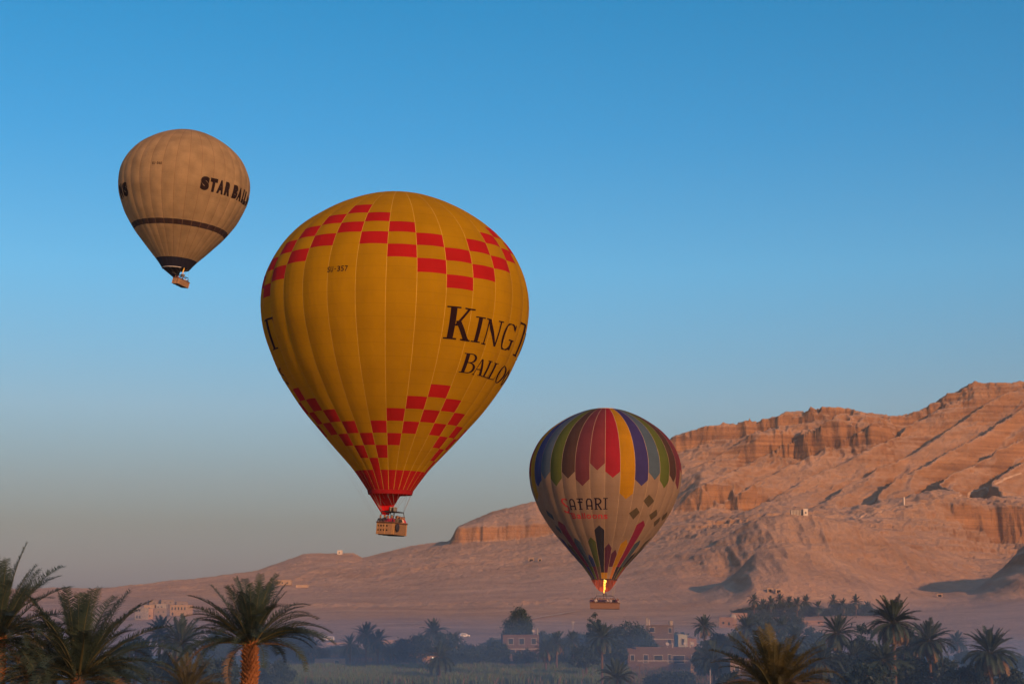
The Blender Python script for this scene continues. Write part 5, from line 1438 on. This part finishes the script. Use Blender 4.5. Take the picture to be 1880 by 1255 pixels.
def land_hit(x, y):
    """distance at which the land is seen at pixel x, y"""
    v = float(uv_of(x, y)[1])
    Ys = np.arange(600, 2140, 4.0)[:, None]
    z = terrain_z(np.full(Ys.shape, (x - 940) / F), Ys)[:, 0] + .06
    k = np.nonzero((z - CZ) / Ys[:, 0] >= v)[0]
    return float(Ys[k[0], 0]) if len(k) else 2130.0
M_lime = pmat('limewash', (.56, .50, .43), .9, scale=.6, col2=(.66, .60, .52))
def far_house(x0, x1, yt, yb, label, wall, wins, yaw=0.0, depth=7, name='house', cat='house', group='houses on the left slope', **kw):
    Y = land_hit((x0 + x1) / 2, yb)
    t = (627.5 - yb) / F
    return house(x0, x1, yt, yb, Y / (CP - t * SP), label, wall, depth, yaw, wins, name=name, cat=cat, group=group, frame=kw.pop('frame', False), **kw)
far_house(1320, 1346, 1134, 1151, 'sunlit pinkish house with a small white dome', M_pink, [(.3, .5, .9, 1.0, 'w'), (.7, .4, .9, 1.4, 'w')], -.35, 8, group='houses at the desert edge', extras=dome)
far_house(1343, 1372, 1126, 1136, 'low pink wall house behind the domed house', M_pink, [(.3, .5, .9, .9, 'w'), (.7, .5, .9, .9, 'w')], -.1, 8, group='houses at the desert edge')
far_house(1398, 1414, 1120, 1127, 'tiny pale house among the far palms, left one', M_pink, [(.5, .5, .8, .8, 'w')], -.2, 6, group='houses at the desert edge')
far_house(1434, 1444, 1116, 1123, 'tiny pale house among the far palms, right one', M_cream, [(.5, .5, .8, .8, 'w')], -.2, 6, group='houses at the desert edge')
far_house(1466, 1512, 1138, 1147, 'long pale wall seen between the hazy clump and the drooping palm', M_pink, [(.2, .5, .9, .9, 'w'), (.8, .5, .9, .9, 'w')], -.05, 2, name='compound_wall', cat='wall', group='houses at the desert edge', parapet=False)
far_house(247, 262, 1116, 1137, 'narrow whitewashed tower house at the left of the slope hamlet', M_white, [(.3, .8, .7, 1.2, 'w'), (.65, .8, .7, 1.2, 'w'), (.3, .25, .9, 1.5, 'w'), (.7, .25, .9, 1.5, 'w')], -.3)
far_house(262, 281, 1118, 1136, 'tan house joined to the narrow white tower house', M_mud, [(.3, .3, .8, 1.0, 'w'), (.7, .35, .8, 1.0, 'w')], .1)
far_house(276, 306, 1117, 1131, 'shaded brown house in the middle of the slope hamlet', M_grey, [(.2, .6, .8, .9, 'w'), (.5, .6, .8, .9, 'w'), (.8, .6, .8, .9, 'w')], .4)
far_house(287, 305, 1109, 1118, 'small white house set above the shaded brown one', M_white, [(.2, .5, .8, .9, 'w'), (.55, .5, .8, 1.0, 'w')], .0)
far_house(264, 283, 1111, 1119, 'flat yellow house below the dark upper row', M_cream, [(.5, .5, .8, .8, 'w')], -.1)
far_house(311, 346, 1111, 1130, 'sunlit cream house with a row of dark windows, right of the hamlet', M_cream, [(.12, .72, .8, 1.6, 'w'), (.3, .72, .8, 1.6, 'w'), (.48, .72, .8, 1.6, 'w'), (.66, .72, .8, 1.6, 'w'), (.84, .72, .8, 1.6, 'w'), (.15, .2, .9, 1.6, 'door')], -.25)
far_house(274, 296, 1102, 1110, 'dark ruined house at the top left of the slope hamlet', M_grey, [(.4, .5, .9, .9, 'w')], .35)
far_house(296, 320, 1101, 1109, 'dark ruined house at the top right of the slope hamlet', M_grey, [(.3, .5, .9, .9, 'w'), (.7, .5, .9, .9, 'w')], .35)
far_house(324, 345, 1105, 1112, 'dark flat house above the sunlit cream one', M_grey, [(.5, .5, .9, .9, 'w')], .3)
far_house(503, 534, 1065, 1074, 'pale house half hidden behind the near palm on the slope', M_cream, [(.2, .5, 1.2, 1.6, 'w'), (.5, .5, 1.2, 1.6, 'w'), (.8, .5, 1.2, 1.6, 'w')], -.1, group='huts on the hills')
far_house(543, 566, 1073, 1078, 'long low pale wall on the slope right of the near palm', M_cream, [], 0, 2, name='wall', cat='wall', group='huts on the hills', parapet=False)
far_house(619, 627, 1010, 1018, 'tiny cream hut on top of the flat hill', M_lime, [(.5, .5, 1.4, 1.6, 'w')], -.2, 5, name='hut', cat='hut', group='huts on the hills')
far_house(1475, 1483, 934, 946, 'cream end block of the rest house on the slope below the cliffs', M_lime, [(.5, .45, 1.2, 1.5, 'w')], -.2, 6, name='hut', cat='hut', group='huts on the hills')
def colonnade(root, Wm, H, dp):
    for k in range(9):
        MB().box((-Wm / 2 + .3 + (Wm - .6) * k / 8, -.5, H / 2), (.45, .45, H)).build('column', M_lime, root)
far_house(1452, 1475, 936, 946, 'grey open shelter with a row of white columns on the slope', M_grey, [], -.05, 5, name='shelter', cat='shelter', group='huts on the hills', extras=colonnade)
Yp = land_hit(1658, 927)
zz = land_z(1658, Yp)
po = empty('marker_post', ((1658 - 940) / F * Yp, Yp, zz), label='tall white marker post on the ridge path at right', cat='post')
MB().box((0, 0, 4), (1.1, .8, 8)).build('shaft', M_lime, po)
MB().tube([(.5, 0, 6), (4, 0, 0)], .18, 5).build('stay', M_cream, po)

# tomb doorways cut in the slopes
def tomb(x, y, w, h, label):
    Y = land_hit(x, y); z = land_z(x, Y)
    o = empty('tomb_doorway', ((x - 940) / F * Y, Y, z - .4), (0, 0, random.Random(int(x)).uniform(-.25, .25)), label, 'doorway', 'tomb doorways on the slopes')
    MB().box((-w / 2 - .35, 0, h / 2), (.7, 2.4, h)).box((w / 2 + .35, 0, h / 2), (.7, 2.4, h)).box((0, 0, h + .35), (w + 1.6, 2.5, .7)).build('stone_frame', M_cream, o)
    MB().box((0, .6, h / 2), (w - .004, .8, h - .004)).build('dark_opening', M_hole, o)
tomb(975, 1030, 3.6, 2.6, 'dark doorway on the bare slope below the small cliff')
tomb(991, 1030, 2.2, 2.0, 'small doorway right of the larger one below the small cliff')
tomb(1408, 1086, 2.0, 2.0, 'doorway at the foot of the front hill, left one')
tomb(1423, 1088, 2.6, 2.0, 'doorway at the foot of the front hill, right one')
tomb(1716, 1095, 2.2, 1.8, 'doorway in the plain behind the tallest grove palm')
# pale footpaths and the desert road, beaten strips lying on the land
M_path = pmat('beaten_path', (.46, .32, .22), .95, scale=.2, col2=(.52, .38, .27))
def path(pts, w, by_hit=True):
    P = []
    for (x0, y0), (x1, y1) in zip(pts[:-1], pts[1:]):
        for k in range(14):
            t = k / 14; P.append((x0 + (x1 - x0) * t, y0 + (y1 - y0) * t))
    C = []
    for x, y in P:
        Y = land_hit(x, y) if by_hit else y
        C.append(np.array([(x - 940) / F * Y, Y]))
    C = np.array(C)
    for _ in range(3): C[1:-1] = (C[:-2] + C[1:-1] + C[2:]) / 3
    T = np.gradient(C, axis=0); T /= np.linalg.norm(T, axis=1, keepdims=True); Nn = np.stack([-T[:, 1], T[:, 0]], -1)
    rows = [C + Nn * w * q for q in (-.5, 0, .5)]
    V = []
    for r in rows:
        z = terrain_z((r[:, 0] / r[:, 1])[:, None], r[:, 1][:, None])[:, 0]
        V.append(np.concatenate([r, (z + .5)[:, None]], 1))
    n = len(C); i = np.arange(n - 1)
    Fq = np.concatenate([np.stack([i + a * n, i + 1 + a * n, i + 1 + (a + 1) * n, i + (a + 1) * n], -1) for a in (0, 1)])
    tag(mobj('path', np_mesh('path', np.concatenate(V), Fq, M_path)), kind='structure')
path([(1562, 953), (1600, 944), (1640, 932), (1700, 924)], 2.0)
path([(1752, 915), (1790, 903), (1830, 888), (1878, 868)], 1.8)
path([(500, 600), (700, 606), (900, 640), (1150, 655)], 5.0, False)
path([(560, 780), (760, 830), (960, 900), (1060, 1000)], 3.5, False)

# long field walls
def low_wall(x0, x1, yt, d, label, mat, h=1.2, group='field walls'):
    a, b = at(x0, yt, d), at(x1, yt, d)
    o = empty('low_wall', ((a.x + b.x) / 2, a.y, land_z((x0 + x1) / 2, a.y)), label=label, cat='wall', group=group)
    H = a.z - o.location.z
    m = MB(); n = max(4, int((b.x - a.x) / 4)); rr = random.Random(int(x0))
    for k in range(n):
        w = (b.x - a.x) / n
        m.box((-(b.x - a.x) / 2 + w * (k + .5), 0, (H + rr.uniform(-.08, .08)) / 2), (w - .002, .35 + rr.uniform(-.02, .02), H))
    m.build('wall', mat, o); return o
low_wall(935, 1080, 1218, 385, 'long low wall at the back of the cane field', M_pink)
low_wall(700, 760, 1174, 560, 'thin low wall on the desert edge behind the pair of palms', M_mud)
low_wall(600, 640, 1179, 560, 'low embankment wall below the white bus', M_mud)

# ---- vehicles on the desert road
M_vwhite = pmat('vehicle_paint', (.68, .68, .70), .35, var=.05, spec=.5)
M_tyre = pmat('tyre_rubber', (.02, .02, .02), .9)
def vehicle(x, yb, d, L, H, label, name, cat, yaw=0.0, boxy=True):
    c = at(x, yb, d); z = land_z(x, c.y)
    root = empty(name, (c.x, c.y, z), (0, 0, yaw), label, cat, 'vehicles on the desert road')
    Wd = 2.0
    prof = [(-L / 2, .45), (L / 2, .45), (L / 2, H * .55), (L / 2 - (.25 if boxy else 1.3), H), (-L / 2 + .15, H), (-L / 2, H * .9)] if boxy else [(-L / 2, .45), (L / 2, .45), (L / 2, 1.0), (L / 2 - .9, 1.15), (L / 2 - 1.6, H), (-L / 2 + .2, H), (-L / 2, 1.1)]
    n = len(prof); V = [(p[0], s * Wd / 2, p[1]) for s in (-1, 1) for p in prof]
    Fc = [tuple(range(n)), tuple(range(2 * n - 1, n - 1, -1))] + [(i + n, (i + 1) % n + n, (i + 1) % n, i) for i in range(n)]
    mobj('body', np_mesh('body', V, Fc, M_vwhite), root)
    k = 5 if boxy else 3
    for i in range(k):
        w = (L * .82) / k if boxy else (L * .5) / k
        xx = -L * .41 + w * (i + .5) + (0 if boxy else -.1)
        MB().box((xx, -Wd / 2 - .006, H * .72), (w * .86, .02, H * .26)).build('window', M_glass, root)
    for wx in (-L * .32, L * .32):
        for s in (-1, 1):
            o = MB().tube([(wx, s * (Wd / 2 - .2), .42), (wx, s * (Wd / 2 + .02), .42)], .42, 14).build('wheel', M_tyre, root)
            MB().tube([(wx, s * (Wd / 2 + .01), .42), (wx, s * (Wd / 2 + .03), .42)], .22, 10).build('rim', M_framew, o)
vehicle(604, 1179, 590, 3.9, 1.75, 'white minibus on the desert road above the pale mud hut', 'minibus', 'bus')
vehicle(853, 1174, 640, 3.8, 1.6, 'white van parked on the desert edge right of the round dark tree', 'van', 'van', .3, False)

# ---- poles
M_wood = pmat('pole_wood', (.15, .085, .06), .95, bump=.02, bscale=12)
M_pale = pmat('pole_pale', (.42, .38, .36), .8)
def pole(x, yt, d, label, mat, r=.09, arm=True):
    c = at(x, yt, d); z = land_z(x, c.y)
    root = empty('utility_pole', (c.x, c.y, z), label=label, cat='pole', group='utility poles')
    H = c.z - z
    MB().tube([(0, 0, -.2), (.02, 0, H * .5), (0, 0, H)], [r * 1.2, r, r * .8], 7).build('shaft', mat, root)
    if arm:
        a = MB().box((0, 0, H - .5), (1.3, .09, .09)).build('cross_arm', mat, root)
        for q in (-.55, 0, .55): MB().tube([(q, 0, H - .45), (q, 0, H - .28)], .05, 6).build('insulator', M_white, a)
pole(1303, 1208, 300, 'pale pole in front of the spreading palm by the small hut', M_pale, arm=False)
pole(1174, 1216, 320, 'thin brown pole in front of the left end of the long house', M_wood)
pole(1237, 1212, 322, 'thin brown pole in front of the middle of the long house', M_wood)
pole(1052, 1139, 480, 'slender grey pole between the three palms and the feathery tree', M_pale)
pole(955, 1236, 318, 'short reddish post at the bottom of the cane field', M_wood, .16, False)
pole(1070, 1228, 318, 'brown post in the reeds below the bush under the palm', M_wood, .1, False)

# ------------------------------------------------------------------ air
def volume_box(name, x0, x1, y0, y1, z0, z1, density, col, aniso=0.0):
    b = MB().box(((x0 + x1) / 2, (y0 + y1) / 2, (z0 + z1) / 2), (x1 - x0, y1 - y0, z1 - z0))
    def bld(n, l, out):
        v = n.new('ShaderNodeVolumePrincipled'); v.inputs['Density'].default_value = density
        v.inputs['Color'].default_value = (*col, 1); v.inputs['Anisotropy'].default_value = aniso
        l.new(v.outputs[0], out.inputs['Volume'])
    return tag(b.build(name, node_mat(name + '_air', bld)), kind='stuff')
volume_box('haze', -5600, 5600, -1600, 5600, -1, 420, .00007, (.80, .84, .92))

def mist_layer(htop, density, y0, y1, seed, col):
    """one sheet of the morning mist and hearth smoke lying on the fields: a flat lens, thin at its edges"""
    xs = np.linspace(-900, 900, 46); ys = np.linspace(y0, y1, 46)
    X, Y = np.meshgrid(xs, ys)
    e = np.clip(1 - (X / 905) ** 6, 0, 1) * np.clip((Y - y0 + 1) / 110, 0, 1) ** .8 * np.clip((y1 + 1 - Y) / (.55 * (y1 - y0)), 0, 1) ** .9
    top = -.4 + e * htop * (1 + .7 * fbm(X / 120, Y / 150, 3, seed))
    n = X.size
    V = np.concatenate([np.stack([X, Y, top], -1).reshape(-1, 3), np.stack([X, Y, np.full_like(X, -.6)], -1).reshape(-1, 3)])
    nr, nc = X.shape
    i = np.arange((nr - 1) * nc).reshape(nr - 1, nc)[:, :-1].ravel()
    Fq = [np.stack([i, i + 1, i + nc + 1, i + nc], -1), np.stack([i + n, i + n + nc, i + n + nc + 1, i + n + 1], -1)]
    def side(idx):
        a, b = idx[:-1], idx[1:]
        return np.stack([a, a + n, b + n, b], -1)
    g = np.arange(n).reshape(nr, nc)
    Fq += [side(g[0][::-1]), side(g[-1]), side(g[:, 0]), side(g[:, -1][::-1])]
    def bld(nn, l, out):
        v = nn.new('ShaderNodeVolumePrincipled'); v.inputs['Density'].default_value = density
        v.inputs['Color'].default_value = (*col, 1)
        l.new(v.outputs[0], out.inputs['Volume'])
    tag(mobj('mist', np_mesh('mist', V, np.concatenate(Fq), node_mat('mist_air', bld))), kind='stuff')
MC = (.22, .48, .92)
mist_layer(7, .0013, 30, 560, 7, MC)
mist_layer(15, .0014, 30, 600, 8, MC)
mist_layer(23, .00014, 60, 1050, 9, MC)
mist_layer(42, .00006, 130, 1700, 10, (.5, .6, .85))
